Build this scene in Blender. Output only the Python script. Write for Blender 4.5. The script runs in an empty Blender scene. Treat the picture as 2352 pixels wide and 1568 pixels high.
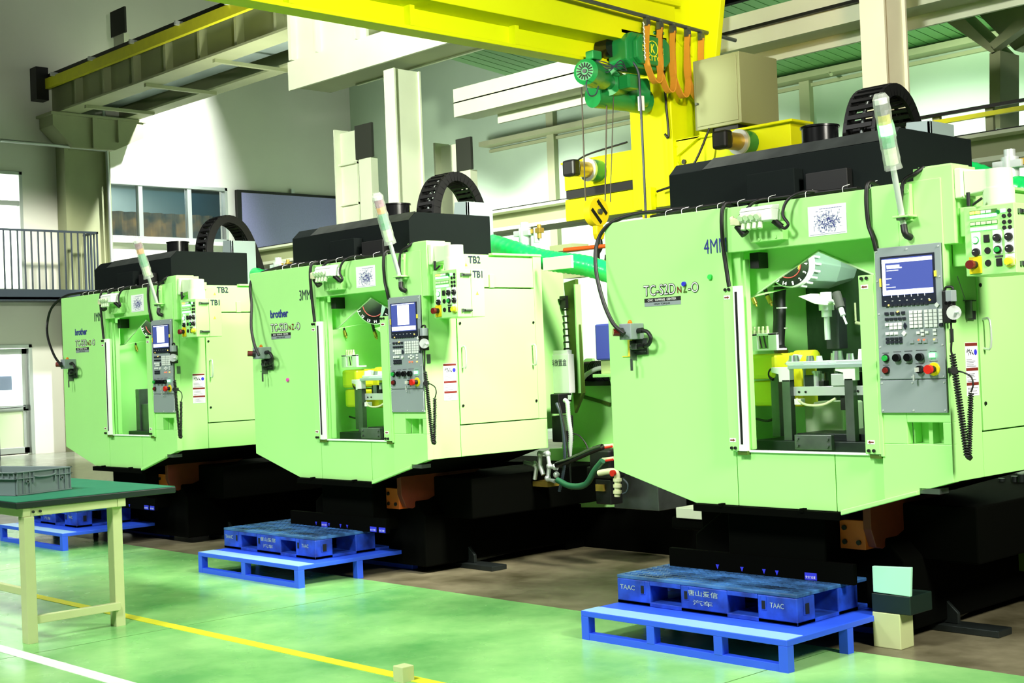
import bpy, math, random
from mathutils import Vector, Matrix
random.seed(7)
PI = math.pi
SC = bpy.context.scene
COL = SC.collection

# ------------------------------------------------------------------ camera
CAM = Vector((5.1587, -5.6277, 1.45)); FPX = 3123.4
CR = Vector((0.68630397, 0.7262436, -0.03945991))
CU = Vector((0.03788863, 0.01848102, 0.99911106))
CF = Vector((-0.72632727, 0.68718897, 0.01483278))
cam = bpy.data.cameras.new('camera'); cam_o = bpy.data.objects.new('camera', cam); COL.objects.link(cam_o)
cam.sensor_width = 36.0; cam.lens = FPX / 2352 * 36.0; cam.clip_end = 200
M3 = Matrix((CR, CU, -CF)).transposed()
cam_o.matrix_world = Matrix.Translation(CAM) @ M3.to_4x4()
SC.camera = cam_o

def at(px, py, axis, val):
    """point of the photograph -> world point on the plane axis = val"""
    d = CF + CR * ((px - 1176) / FPX) + CU * ((784 - py) / FPX)
    t = (val - CAM[axis]) / d[axis]
    return CAM + d * t

# ------------------------------------------------------------------ world, lights, exposure
wd = bpy.data.worlds.new('hall_air'); SC.world = wd; wd.use_nodes = True
wd.node_tree.nodes['Background'].inputs[0].default_value = (0.75, 0.9, 0.7, 1)
wd.node_tree.nodes['Background'].inputs[1].default_value = 0.045
SC.view_settings.view_transform = 'Standard'; SC.view_settings.look = 'None'
SC.view_settings.exposure = 0.0; SC.view_settings.gamma = 1.0; SC.view_settings.use_curve_mapping = False

def area(name, loc, target, size, power, col=(1, 1, 1), spread=180, sy=None):
    l = bpy.data.lights.new(name, 'AREA'); l.energy = power; l.color = col; l.size = size
    if sy: l.shape = 'RECTANGLE'; l.size_y = sy
    l.spread = math.radians(spread)
    o = bpy.data.objects.new(name, l); COL.objects.link(o); o.location = loc
    o.rotation_euler = (Vector(target) - Vector(loc)).to_track_quat('-Z', 'Y').to_euler()
    return o
def spot(name, loc, target, power, ang, blend=.2, col=(1, 1, 1), r=.25):
    l = bpy.data.lights.new(name, 'SPOT'); l.energy = power; l.color = col
    l.spot_size = math.radians(ang); l.spot_blend = blend; l.shadow_soft_size = r
    o = bpy.data.objects.new(name, l); COL.objects.link(o); o.location = loc
    o.rotation_euler = (Vector(target) - Vector(loc)).to_track_quat('-Z', 'Y').to_euler()
    return o
# high-bay lamps over the aisle in front of the machines
area('aisle_lamp', (1.0, -5.2, 5.6), (1.0, -.8, 0), 1.1, 185, (1.0, 1.0, .96), 110)
area('aisle_lamp', (-3.2, -5.2, 5.6), (-3.2, -.8, 0), 1.1, 118, (1.0, 1.0, .96), 110)
area('aisle_lamp', (-7.8, -5.2, 5.6), (-7.8, -.8, 0), 1.1, 120, (1.0, 1.0, .96), 110)
# warm lamps shining on the right-hand flanks
area('warm_lamp', (1.5, 0.7, 4.5), (-1.7, 0.6, 1.3), .8, 84, (1.0, .95, .84), 64)
area('warm_lamp', (-2.2, 0.7, 4.5), (-4.8, 0.6, 1.3), .8, 40, (1.0, .95, .84), 60)
area('warm_lamp', (6.2, -1.0, 4.2), (2.1, 0.5, 1.5), 1.2, 98, (1.0, .96, .84), 80)
# lamps of the bay behind, washing the two far walls, then added fills
spot('wall_lamp', (-15.8, 9.5, 9.6), (-20.9, 10.2, 3.6), 11500, 76, .2)
spot('wall_lamp', (-15.5, 5.0, 7.5), (-20.9, 5.9, 0.4), 2600, 60, .5, (1, .95, .85))
for x_ in (-17.5, -13.5, -9.5, -5.5, -1.5):
    spot('wall_wash', (x_, 9.8, 5.0), (x_, 14.0, 2.3), 1500, 84, .25, (1, 1, .97), .3)
area('wall_fill', (-14.5, 9.0, 3.6), (-14.5, 14.0, 6.2), 1.6, 110, (.97, 1, .95), 120)  # added fill, lifts the upper part of the back wall
area('wall_fill', (-4.0, 9.0, 3.2), (-4.0, 14.0, 5.6), 1.6, 95, (.6, 1, .62), 120)  # added green fill, tints the right part of the back wall
area('runway_fill', (-12.5, 5.2, 2.4), (-13.5, 7.2, 7.2), 1.0, 75, (1, 1, .85), 70)  # added behind the machines to light the left runway from below
# unseen spots added to brighten boom, column and white runway beam
spot('crane_fill', (-4.6, -2.6, 5.6), (-7.2, 4.8, 5.0), 6500, 54, .4, (.96, 1, .84), .25)
spot('crane_fill', (-4.6, -2.4, 4.2), (-4.1, 4.7, 3.9), 3000, 27, .5, (.95, 1, .8), .2)
spot('crane_fill', (1.6, 1.0, 4.6), (-2.4, 4.7, 3.8), 520, 40, .5, (1, .60, .32), .2)  # added orange spot, warms the right side of the crane
spot('boom_fill', (2.5, -1.5, 4.3), (-3.6, 1.9, 4.5), 2500, 50, .5, (.98, 1, .84), .2)  # added because the boom came out dark
spot('column_fill', (1.8, -1.5, 6.0), (-1.1, 4.6, 5.0), 2000, 30, .5, (1, .98, .88), .2)  # added to brighten the upper right-hand column

# ------------------------------------------------------------------ materials
def lin(c):
    return tuple((x / 12.92 if x <= .04045 else ((x + .055) / 1.055) ** 2.4) for x in c)
def mat(name, rgb, rough=.5, metal=0, emit=0, noise=0, nscale=8, spec=.5, alpha=1, bump=0, dark=None, stretch=None):
    """rgb in 0-255 display values"""
    m = bpy.data.materials.new(name); m.use_nodes = True
    nt = m.node_tree; b = nt.nodes['Principled BSDF']
    c = lin([v / 255 for v in rgb]) + (1,)
    b.inputs['Base Color'].default_value = c
    b.inputs['Roughness'].default_value = rough; b.inputs['Metallic'].default_value = metal
    b.inputs['Specular IOR Level'].default_value = spec; b.inputs['Alpha'].default_value = alpha
    if emit:
        b.inputs['Emission Color'].default_value = c; b.inputs['Emission Strength'].default_value = emit
    if noise or bump:
        tc = nt.nodes.new('ShaderNodeTexCoord'); n = nt.nodes.new('ShaderNodeTexNoise')
        n.inputs['Scale'].default_value = nscale; n.inputs['Detail'].default_value = 5
        src = tc.outputs['Object']
        if stretch:
            mp = nt.nodes.new('ShaderNodeMapping'); mp.inputs['Scale'].default_value = stretch
            nt.links.new(src, mp.inputs[0]); src = mp.outputs[0]
        nt.links.new(src, n.inputs['Vector'])
    if noise:
        r = nt.nodes.new('ShaderNodeValToRGB'); r.color_ramp.elements[0].position = .3; r.color_ramp.elements[1].position = .7
        d = (lin([v / 255 for v in dark]) + (1,)) if dark else tuple(v * (1 - noise) for v in c[:3]) + (1,)
        r.color_ramp.elements[0].color = d; r.color_ramp.elements[1].color = c
        nt.links.new(n.outputs[0], r.inputs[0]); nt.links.new(r.outputs[0], b.inputs['Base Color'])
    if bump:
        bp = nt.nodes.new('ShaderNodeBump'); bp.inputs['Strength'].default_value = bump; bp.inputs['Distance'].default_value = .01
        nt.links.new(n.outputs[0], bp.inputs['Height']); nt.links.new(bp.outputs[0], b.inputs['Normal'])
    return m
G = {}
def mk(k, *a, **kw): G[k] = mat(k, *a, **kw)
mk('green_paint', (180, 246, 150), .38, noise=.05, nscale=1.5)
mk('cream_paint', (214, 236, 196), .4)
mk('seam_dark', (70, 120, 50), .7)
mk('roof_black', (16, 23, 22), .75, noise=.12, nscale=3, spec=.12)
mk('black', (8, 9, 9), .5)
mk('black_gloss', (10, 11, 12), .22)
mk('casting_shade_black', (3, 4, 2), .85, spec=.04)  # near-black also carries the shade under the machines
mk('rust_brown', (120, 42, 14), .6, noise=.3, nscale=5)
mk('orange_paint', (205, 92, 30), .5)
mk('panel_grey', (142, 154, 156), .5)
mk('steel', (190, 200, 198), .28, .9, noise=.2, nscale=6)
mk('dull_steel', (118, 126, 122), .4, .8, noise=.3, nscale=9)
mk('dark_steel', (58, 66, 64), .4, .7, noise=.3, nscale=9)
mk('splash_steel', (62, 84, 62), .38, .35, noise=.45, nscale=7, stretch=(3, 3, 1))
mk('turret_grey', (118, 142, 128), .4, .2)
mk('zinc', (215, 222, 220), .35, .4)
mk('white', (245, 247, 244), .5)
mk('key_white', (232, 236, 232), .5)
mk('key_dark', (34, 38, 48), .4)
mk('paper', (246, 248, 250), .8)
mk('ink_blue', (40, 50, 140), .7)
mk('ink_dark', (24, 34, 56), .7)
mk('ink_black', (18, 18, 20), .7)
mk('dark_red', (118, 34, 24), .6)
mk('red', (205, 34, 22), .35)
mk('deep_red', (110, 24, 20), .35)
mk('yellow', (235, 215, 20), .4)
mk('warn_yellow', (240, 225, 70), .5)
mk('lime_yellow', (222, 226, 40), .35)
mk('button_green', (40, 170, 70), .35)
mk('lamp_green', (120, 255, 150), .4, emit=5.0)
mk('lamp_white', (215, 255, 225), .4, emit=2.6)
mk('lamp_orange', (255, 210, 90), .4, emit=2.2)
mk('lamp_red', (255, 90, 50), .4, emit=2.0)
mk('screen_blue', (66, 78, 150), .3, emit=.55)
mk('screen_white', (240, 244, 255), .3, emit=1.0)
mk('bezel', (30, 36, 52), .35)
mk('lens_red', (150, 60, 110), .3)
mk('lens_orange', (245, 160, 50), .3)
mk('lens_green', (60, 180, 120), .3)
mk('lens_yellow', (205, 200, 20), .3)
mk('crane_yellow', (214, 222, 8), .5, spec=.2)
mk('hoist_green', (26, 128, 62), .3, noise=.1, nscale=4)
mk('rope', (70, 66, 54), .6)
mk('festoon_orange', (205, 140, 40), .5)
mk('hose_green', (24, 190, 92), .25, bump=0)
mk('dark_green_hose', (34, 92, 62), .4)
mk('rack_blue', (46, 92, 240), .4, noise=.06, nscale=5)
mk('pallet_blue', (36, 84, 214), .45, noise=.5, nscale=9, dark=(20, 44, 120))
mk('pallet_top', (70, 125, 190), .35, noise=.8, nscale=5, dark=(12, 24, 44), stretch=(1, 2.5, 1))
mk('sheen_blue', (150, 196, 235), .35)
mk('table_cream', (198, 210, 152), .45, noise=.05)
mk('mat_green', (36, 126, 92), .6, noise=.12, nscale=12)
mk('mat_edge', (10, 34, 26), .5)
mk('crate_grey', (118, 134, 132), .42, noise=.06)
mk('white_wall', (236, 240, 226), .8, noise=.04, nscale=1)
mk('grey_wall', (176, 200, 172), .85, noise=.06, nscale=1)
mk('beam_white', (214, 222, 196), .55, noise=.08, nscale=2)
mk('beam_olive', (160, 168, 128), .6, noise=.10, nscale=2)
mk('ceiling_sheet', (92, 146, 80), .6)
mk('dark_roof_shade', (16, 18, 14), .9, spec=.1)  # shade of the high ceilings put into the colour
mk('alu', (196, 204, 200), .35, .5)
mk('blue_box', (76, 84, 190), .5)
mk('pink', (235, 90, 190), .5)
mk('magnet_blue', (50, 50, 210), .4)
mk('magnet_green', (60, 220, 90), .4)
mk('brass', (190, 160, 70), .35, .7)
mk('pvc_cream', (220, 222, 180), .4)
mk('robot_yellow', (226, 226, 40), .4)
mk('slate', (168, 168, 222), .55, noise=.1, nscale=30)
mk('rail_dark', (50, 62, 74), .5)
mk('line_yellow', (228, 226, 40), .5, noise=.08)
mk('line_white', (240, 242, 236), .5, noise=.06)
mk('orange_pipe', (240, 100, 30), .4)
mk('rubber', (40, 44, 36), .8)
mk('box_beige', (136, 142, 98), .5)
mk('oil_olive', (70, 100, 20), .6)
mk('room_glow', (225, 235, 255), .8, emit=.75)
mk('poster_tint', (150, 165, 205), .8)
mk('mint', (176, 238, 206), .4)
mk('amber', (235, 130, 20), .3)
mk('pale_metal', (170, 190, 186), .4, .3)
mk('blue_sign', (50, 60, 225), .5)

def glass(name, rgb, alpha=.25, rough=.05):
    m = bpy.data.materials.new(name); m.use_nodes = True; nt = m.node_tree
    nt.nodes.clear(); o = nt.nodes.new('ShaderNodeOutputMaterial'); mx = nt.nodes.new('ShaderNodeMixShader')
    t = nt.nodes.new('ShaderNodeBsdfTransparent'); p = nt.nodes.new('ShaderNodeBsdfPrincipled')
    p.inputs['Base Color'].default_value = lin([v / 255 for v in rgb]) + (1,); p.inputs['Roughness'].default_value = rough
    mx.inputs[0].default_value = alpha
    nt.links.new(t.outputs[0], mx.inputs[1]); nt.links.new(p.outputs[0], mx.inputs[2]); nt.links.new(mx.outputs[0], o.inputs[0])
    G[name] = m
glass('window_glass', (40, 70, 80), .34, .08)
glass('door_glass', (170, 195, 205), .22, .08)
glass('clear_wrap', (225, 232, 222), .34, .15)
glass('yellow_clear', (230, 240, 60), .4, .15)

# concrete floor and glossy green coat
def floor_mat(name, ca, cb, rough, nscale, spec=.5):
    m = bpy.data.materials.new(name); m.use_nodes = True; nt = m.node_tree; b = nt.nodes['Principled BSDF']
    g = nt.nodes.new('ShaderNodeNewGeometry')
    n1 = nt.nodes.new('ShaderNodeTexNoise'); n1.inputs['Scale'].default_value = nscale; n1.inputs['Detail'].default_value = 8; n1.inputs['Roughness'].default_value = .6
    nt.links.new(g.outputs['Position'], n1.inputs['Vector'])
    r = nt.nodes.new('ShaderNodeValToRGB'); r.color_ramp.elements[0].position = .34; r.color_ramp.elements[1].position = .66
    r.color_ramp.elements[0].color = lin([v / 255 for v in ca]) + (1,); r.color_ramp.elements[1].color = lin([v / 255 for v in cb]) + (1,)
    nt.links.new(n1.outputs[0], r.inputs[0]); nt.links.new(r.outputs[0], b.inputs['Base Color'])
    n2 = nt.nodes.new('ShaderNodeTexNoise'); n2.inputs['Scale'].default_value = nscale * 7
    nt.links.new(g.outputs['Position'], n2.inputs['Vector'])
    mr = nt.nodes.new('ShaderNodeMapRange'); mr.inputs[3].default_value = rough - .06; mr.inputs[4].default_value = rough + .12
    nt.links.new(n2.outputs[0], mr.inputs[0]); nt.links.new(mr.outputs[0], b.inputs['Roughness'])
    b.inputs['Specular IOR Level'].default_value = spec
    G[name] = m
floor_mat('concrete', (72, 68, 46), (136, 130, 104), .35, 1.6, .35)
floor_mat('green_epoxy', (92, 168, 90), (166, 226, 140), .22, .9, .5)
floor_mat('grey_epoxy', (112, 120, 104), (146, 152, 138), .18, .7, .5)

# ------------------------------------------------------------------ mesh builder
class MB:
    def __init__(s): s.v = []; s.f = []; s.m = []; s.sm = []
    def add(s, vs, fs, mi=0, smooth=False):
        o = len(s.v); s.v += [tuple(v) for v in vs]
        for f in fs: s.f.append([i + o for i in f]); s.m.append(mi); s.sm.append(smooth)
        return s
    def box(s, x0, x1, y0, y1, z0, z1, mi=0, rot=None):
        vs = [(x, y, z) for z in (z0, z1) for x, y in ((x0, y0), (x1, y0), (x1, y1), (x0, y1))]
        return s.add(vs, [(3, 2, 1, 0), (4, 5, 6, 7), (0, 1, 5, 4), (1, 2, 6, 5), (2, 3, 7, 6), (3, 0, 4, 7)], mi)
    def prism(s, pts, axis, a, b, mi=0):
        """polygon pts in the two other axes (in xyz order) extruded along axis from a to b"""
        def p3(p, t):
            q = list(p); q.insert(axis, t); return tuple(q)
        n = len(pts); vs = [p3(p, a) for p in pts] + [p3(p, b) for p in pts]
        area_ = sum(pts[i][0] * pts[(i + 1) % n][1] - pts[(i + 1) % n][0] * pts[i][1] for i in range(n))
        fs = [tuple(range(n)), tuple(range(2 * n - 1, n - 1, -1))] + [(i, i + n, (i + 1) % n + n, (i + 1) % n) for i in range(n)]
        flip = (area_ > 0) ^ (axis == 1) ^ (b < a)
        if flip: fs = [f[::-1] for f in fs]
        return s.add(vs, fs, mi)
    def cyl(s, p0, p1, r0, r1=None, n=16, mi=0, cap=True, smooth=True):
        if r1 is None: r1 = r0
        p0 = Vector(p0); p1 = Vector(p1); d = (p1 - p0).normalized()
        u = d.orthogonal().normalized(); w = d.cross(u)
        vs = []
        for p, r in ((p0, r0), (p1, r1)):
            for i in range(n):
                a = 2 * PI * i / n; vs.append(p + (u * math.cos(a) + w * math.sin(a)) * r)
        s.add(vs, [(i, (i + 1) % n, (i + 1) % n + n, i + n) for i in range(n)], mi, smooth)
        if cap: s.add(vs, [tuple(range(n - 1, -1, -1)), tuple(range(n, 2 * n))], mi)
        return s
    def tube(s, pts, r, n=8, mi=0, smooth=True, radii=None, cap=True):
        pts = [Vector(p) for p in pts]; k = len(pts); vs = []
        t0 = (pts[1] - pts[0]).normalized(); u = t0.orthogonal().normalized()
        for i, p in enumerate(pts):
            t = (pts[min(i + 1, k - 1)] - pts[max(i - 1, 0)]).normalized()
            u = (u - t * u.dot(t)).normalized(); w = t.cross(u); rr = radii[i] if radii else r
            for j in range(n):
                a = 2 * PI * j / n; vs.append(p + (u * math.cos(a) + w * math.sin(a)) * rr)
        fs = [(i * n + j, i * n + (j + 1) % n, (i + 1) * n + (j + 1) % n, (i + 1) * n + j) for i in range(k - 1) for j in range(n)]
        s.add(vs, fs, mi, smooth)
        if cap: s.add(vs, [tuple(range(n - 1, -1, -1)), tuple(range((k - 1) * n, k * n))], mi)
        return s
    def ribbon(s, pts, wdir, w, th, mi=0):
        """flat band following pts, width along wdir"""
        pts = [Vector(p) for p in pts]; wd_ = Vector(wdir).normalized() * (w / 2); k = len(pts); vs = []
        for i, p in enumerate(pts):
            t = (pts[min(i + 1, k - 1)] - pts[max(i - 1, 0)]).normalized(); nrm = t.cross(wd_).normalized() * (th / 2)
            vs += [p - wd_ - nrm, p + wd_ - nrm, p + wd_ + nrm, p - wd_ + nrm]
        fs = [(i * 4 + j, i * 4 + (j + 1) % 4, (i + 1) * 4 + (j + 1) % 4, (i + 1) * 4 + j) for i in range(k - 1) for j in range(4)]
        fs += [(3, 2, 1, 0), tuple((k - 1) * 4 + j for j in range(4))]
        return s.add(vs, fs, mi)
    def sphere(s, c, r, n=12, mi=0, zs=1):
        c = Vector(c); vs = [c + Vector((0, 0, -r * zs))]; h = n // 2
        for i in range(1, h):
            a = -PI / 2 + PI * i / h
            vs += [c + Vector((r * math.cos(a) * math.cos(2 * PI * j / n), r * math.cos(a) * math.sin(2 * PI * j / n), r * zs * math.sin(a))) for j in range(n)]
        vs.append(c + Vector((0, 0, r * zs))); L = len(vs) - 1
        fs = [(0, 1 + (j + 1) % n, 1 + j) for j in range(n)]
        for i in range(h - 2): fs += [(1 + i * n + j, 1 + i * n + (j + 1) % n, 1 + (i + 1) * n + (j + 1) % n, 1 + (i + 1) * n + j) for j in range(n)]
        b = 1 + (h - 2) * n; fs += [(b + j, b + (j + 1) % n, L) for j in range(n)]
        return s.add(vs, fs, mi, True)
    def build(s, name, mats, parent=None, bevel=0, shift=None):
        me = bpy.data.meshes.new(name)
        vs = s.v if shift is None else [tuple(Vector(v) - Vector(shift)) for v in s.v]
        me.from_pydata(vs, [], s.f)
        if not isinstance(mats, (list, tuple)): mats = [mats]
        for m in mats: me.materials.append(G[m])
        me.polygons.foreach_set('material_index', s.m); me.polygons.foreach_set('use_smooth', s.sm)
        me.update()
        o = bpy.data.objects.new(name, me); COL.objects.link(o)
        if shift is not None: o.location = shift
        if parent is not None: o.parent = parent
        if bevel:
            b = o.modifiers.new('bevel', 'BEVEL'); b.width = bevel; b.segments = 2; b.limit_method = 'ANGLE'; b.angle_limit = math.radians(40)
        return o
def tag(o, label=None, cat=None, group=None, kind=None):
    if label: o['label'] = label
    if cat: o['category'] = cat
    if group: o['group'] = group
    if kind: o['kind'] = kind
    return o
def thing(name, label, cat, loc=(0, 0, 0), group=None):
    o = bpy.data.objects.new(name, None); COL.objects.link(o); o.location = loc; o.empty_display_size = .1
    return tag(o, label, cat, group)
def smooth_path(pts, k=6):
    pts = [Vector(p) for p in pts]; out = []
    P = [pts[0] * 2 - pts[1]] + pts + [pts[-1] * 2 - pts[-2]]
    for i in range(1, len(P) - 2):
        a, b, c, d = P[i - 1:i + 3]
        for j in range(k):
            t = j / k
            out.append(.5 * ((2 * b) + (c - a) * t + (2 * a - 5 * b + 4 * c - d) * t * t + (3 * b - a - 3 * c + d) * t ** 3))
    out.append(pts[-1]); return out

# lettering: mesh text stretched to fill a rectangle o + u*w + v*h
def text(name, body, o, u, v, w, h, material, parent=None, bold=0.0, lift=.002):
    cu = bpy.data.curves.new(name, 'FONT'); cu.body = body; cu.offset = bold; cu.resolution_u = 4
    to = bpy.data.objects.new(name, cu); COL.objects.link(to)
    dg = bpy.context.evaluated_depsgraph_get(); dg.update()
    me = bpy.data.meshes.new_from_object(to.evaluated_get(dg)); me.name = name
    bpy.data.objects.remove(to); bpy.data.curves.remove(cu)
    if not me.vertices: return None
    xs = [q.co.x for q in me.vertices]; ys = [q.co.y for q in me.vertices]
    x0, x1, y0, y1 = min(xs), max(xs), min(ys), max(ys)
    u = Vector(u).normalized(); v = Vector(v).normalized(); n = u.cross(v); o = Vector(o)
    for q in me.vertices:
        q.co = o + u * ((q.co.x - x0) / (x1 - x0) * w) + v * ((q.co.y - y0) / max(1e-6, y1 - y0) * h) + n * lift
    me.materials.clear(); me.materials.append(G[material])
    ob = bpy.data.objects.new(name, me); COL.objects.link(ob)
    if parent is not None: ob.parent = parent
    return ob
X, Y, Z = Vector((1, 0, 0)), Vector((0, 1, 0)), Vector((0, 0, 1))

# ================================================================== SETTING
XW, YW = -20.9, 14.0
b = MB(); b.box(-24, 12, -14, 18, -.2, 0)
floor = tag(b.build('floor', 'concrete'), kind='structure')
b = MB(); b.box(-12.5, 12, -14, 0.0, 0, .003); b.build('epoxy_coat', 'green_epoxy', floor)
b = MB(); b.box(-20.8, -12.52, -14, 14, 0, .003); tag(b.build('epoxy_coat', 'grey_epoxy', floor), 'smooth grey coated floor before the far wall')
def strip(name, p0, p1, w, m, label):
    a = Vector(p0); c = Vector(p1); d = (c - a).normalized(); n = Vector((-d.y, d.x)) * w / 2
    pts = [a - n, c - n, c + n, a + n]
    b = MB(); b.prism([(p.x, p.y) for p in pts], 2, .003, .005)
    tag(b.build(name, m), label, 'floor marking')
strip('floor_line', (-12.0, -1.78), (3.2, -1.64), .075, 'line_yellow', 'yellow painted line on the green floor')
strip('floor_line', (-12.0, -2.78), (3.2, -2.50), .085, 'line_white', 'white painted line on the green floor near the table')
for i, x in enumerate((-8.4, -5.2, -1.9, 1.4)):
    b = MB(); b.box(x, x + .006, -14, 0, .003, .0035); b.build('floor_joint', 'seam_dark', floor)
for y in (-3.6,):
    b = MB(); b.box(-12.4, 6, y, y + .006, .003, .0035); b.build('floor_joint', 'seam_dark', floor)

# far left wall with openings: built of slabs around window and doors
def wall_x(holes, y0, y1, z0, z1):
    ys = sorted({y0, y1} | {h[0] for h in holes} | {h[1] for h in holes}); zs = sorted({z0, z1} | {h[2] for h in holes} | {h[3] for h in holes})
    b = MB()
    for i in range(len(ys) - 1):
        for j in range(len(zs) - 1):
            yc = (ys[i] + ys[i + 1]) / 2; zc = (zs[j] + zs[j + 1]) / 2
            if any(h[0] < yc < h[1] and h[2] < zc < h[3] for h in holes): continue
            b.box(XW - .3, XW, ys[i], ys[i + 1], zs[j], zs[j + 1])
    return b
WIN = (7.56, 10.52, 4.32, 5.53); DOOR = (5.0, 5.95, 0.0, 2.17); WIN2 = (4.6, 5.86, 3.2, 5.58)
tag(wall_x([WIN, DOOR, WIN2], -3, YW, 0, 10.5).build('wall_left', 'white_wall'), kind='structure')
b = MB(); b.box(XW, 12, YW, YW + .3, 0, 8.5)
wb = tag(b.build('wall_back', 'grey_wall'), kind='structure')
# vertical cover strips on the back wall
for px in (798, 1272, 1860):
    p = at(px, 300, 1, YW)
    b = MB(); b.box(p.x - .1, p.x + .1, YW - .12, YW, 0, 7.0); b.build('wall_post', 'beam_olive', wb)
# sloping ceiling of sheet panels over the back bay
zw = 6.12
cl = MB(); cl.box(XW, 12, 13.4, YW, 9.6, 9.9)
cz = lambda y: zw + .1 * (YW - y)
b = MB()
b.prism([(YW, cz(YW) + .06), (6.2, cz(6.2) + .06), (6.2, cz(6.2) + .26), (YW, cz(YW) + .26)], 0, -12.0, 12)
ceil = tag(b.build('ceiling', 'ceiling_sheet'), kind='structure')
pnl = None
x = -12.0; k = 0
while x < 9:
    b = MB(); w = .20
    b.prism([(YW, cz(YW)), (6.2, cz(6.2)), (6.2, cz(6.2) + .05), (YW, cz(YW) + .05)], 0, 0, w - .02)
    if pnl is None: o = pnl = b.build('ceiling_panel', 'ceiling_sheet', ceil)
    else: o = pnl.copy(); COL.objects.link(o)
    o.location = (x, 0, 0); x += w
b = MB(); b.box(-16, 12, YW - .35, YW - .02, cz(YW) - .12, cz(YW) - .02); b.box(-16, 12, YW - .06, YW - .0, cz(YW) - .22, cz(YW) - .16)
tag(b.build('trim_1', 'beam_olive'), kind='structure')
# conduit under the ceiling
q = [at(1803, 116, 2, 6.45), at(1882, 143, 2, 6.3), at(1893, 152, 2, 6.22), Vector(at(1909, 171, 1, 13.6))]
b = MB(); b.tube(q, .03, 6); tag(b.build('conduit', 'beam_olive'), 'thin bent conduit under the ribbed ceiling', 'conduit')
# dark high roof above the left part of the hall
b = MB(); b.box(-24, 12, -14, 6.1, 11.0, 11.2); tag(b.build('ceiling', 'dark_roof_shade'), kind='structure')
b = MB(); b.box(-24, -12.0, 6.1, 18, 10.2, 10.4); tag(b.build('ceiling', 'dark_roof_shade'), kind='structure')
b = MB(); p = at(120, 5, 0, -19.5); p1 = at(500, 60, 1, 11)
b.prism([(-19.5, 9.35), (-13.2, 8.75), (-13.2, 9.5), (-19.5, 10.2)], 1, 9.5, 10.1)
tag(b.build('roof_girder', 'dark_roof_shade'), 'black roof girder high above the left crane runway', 'roof girder')
# bay roof girder at the far right: haunched frame
def pb(px, py, y): return at(px, py, 1, y)
o_ = lambda a, c: (1580 + a / 3.0466, c / 3.0466)
t = thing('portal_frame', 'olive haunched steel roof frame at the top right corner', 'steel frame', tuple(pb(2300, 300, 9)))
Yf = 9.0
def frame_poly(pts, y0, y1, nm, m):
    L = [pb(*o_(*p), Yf) for p in pts]
    b = MB(); b.prism([(p.x - t.location.x, p.z - t.location.z) for p in L], 1, y0 - Yf, y1 - Yf); b.build(nm, m, t)
frame_poly([(1750, 100), (1880, 60), (2200, 365), (2160, 385)], Yf - .1, Yf + .35, 'haunch', 'beam_olive')
frame_poly([(2140, 380), (2215, 360), (2215, 900), (2140, 900)], Yf - .1, Yf + .35, 'post', 'beam_olive')
frame_poly([(1980, 0), (2420, -60), (2420, 200), (2200, 330), (1930, 60)], Yf + .3, Yf + .5, 'web', 'beam_olive')
frame_poly([(2170, 320), (2352, 160), (2420, 160), (2420, 200), (2200, 360)], Yf - .2, Yf - .05, 'brace', 'beam_olive')

# ------------------------------------------------------------------ windows and doors of the far wall
def window(name, y0, y1, z0, z1, splits, panes, depth=.12, hor=()):
    t = bpy.data.objects.new(name, None); COL.objects.link(t); t.location = (XW - .15, (y0 + y1) / 2, z0); tag(t, kind='structure')
    oy = t.location.y; oz = z0; f = .07
    b = MB()
    b.box(.02, .19, y0 - oy, y1 - oy, 0, f); b.box(.02, .19, y0 - oy, y1 - oy, z1 - oz - f, z1 - oz)
    b.box(.02, .19, y0 - oy, y0 - oy + f, 0, z1 - oz); b.box(.02, .19, y1 - oy - f, y1 - oy, 0, z1 - oz)
    for s in splits: b.box(.04, .17, s - oy - .05, s - oy + .05, 0, z1 - oz)
    for s in hor: b.box(.04, .17, y0 - oy, y1 - oy, s - oz - .05, s - oz + .05)
    b.build('window_frame', 'alu', t, .006)
    e = [y0] + list(splits) + [y1]; hz = [z0] + list(hor) + [z1]
    for i in range(len(e) - 1):
        for j in range(len(hz) - 1):
            b = MB(); b.box(.08, .095, e[i] - oy + .05, e[i + 1] - oy - .05, hz[j] - oz + .05, hz[j + 1] - oz - .05)
            b.build('pane', panes, t)
    return t
window('window_1', *WIN, (8.42, 9.58), 'window_glass')
b = MB(); b.box(XW - .02, XW + .12, WIN[0], WIN[1] + .1, WIN[2] - .08, WIN[2]); tag(b.build('trim_2', 'white_wall'), kind='structure')
window('window_2', *WIN2, (), 'door_glass', hor=(4.95,))
# room seen through window 1: curtain, shelf, ceiling
b = MB(); b.box(XW - 2.4, XW - .3, 7.0, 11.0, 3.9, 4.0); b.box(XW - 2.5, XW - 2.4, 7.0, 11.0, 3.9, 6.2); b.box(XW - 2.4, XW - .3, 7.0, 11.0, 6.1, 6.2)
tag(b.build('wall_office', 'pale_metal'), kind='structure')
b = MB()
n = 60
pts = [(XW - .75 + .05 * math.sin(i * 1.1), 7.3 + i * 3.3 / n) for i in range(n + 1)]
for i in range(n): b.add([(pts[i][0], pts[i][1], 4.02), (pts[i + 1][0], pts[i + 1][1], 4.02), (pts[i + 1][0], pts[i + 1][1], 5.0), (pts[i][0], pts[i][1], 5.0)], [(0, 1, 2, 3)], 0, True)
mk('curtain', (190, 150, 60), .8, noise=.6, nscale=3, dark=(90, 70, 14))
tag(b.build('curtain', 'curtain'), 'ochre curtain behind the wide upper window', 'curtain')
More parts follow.
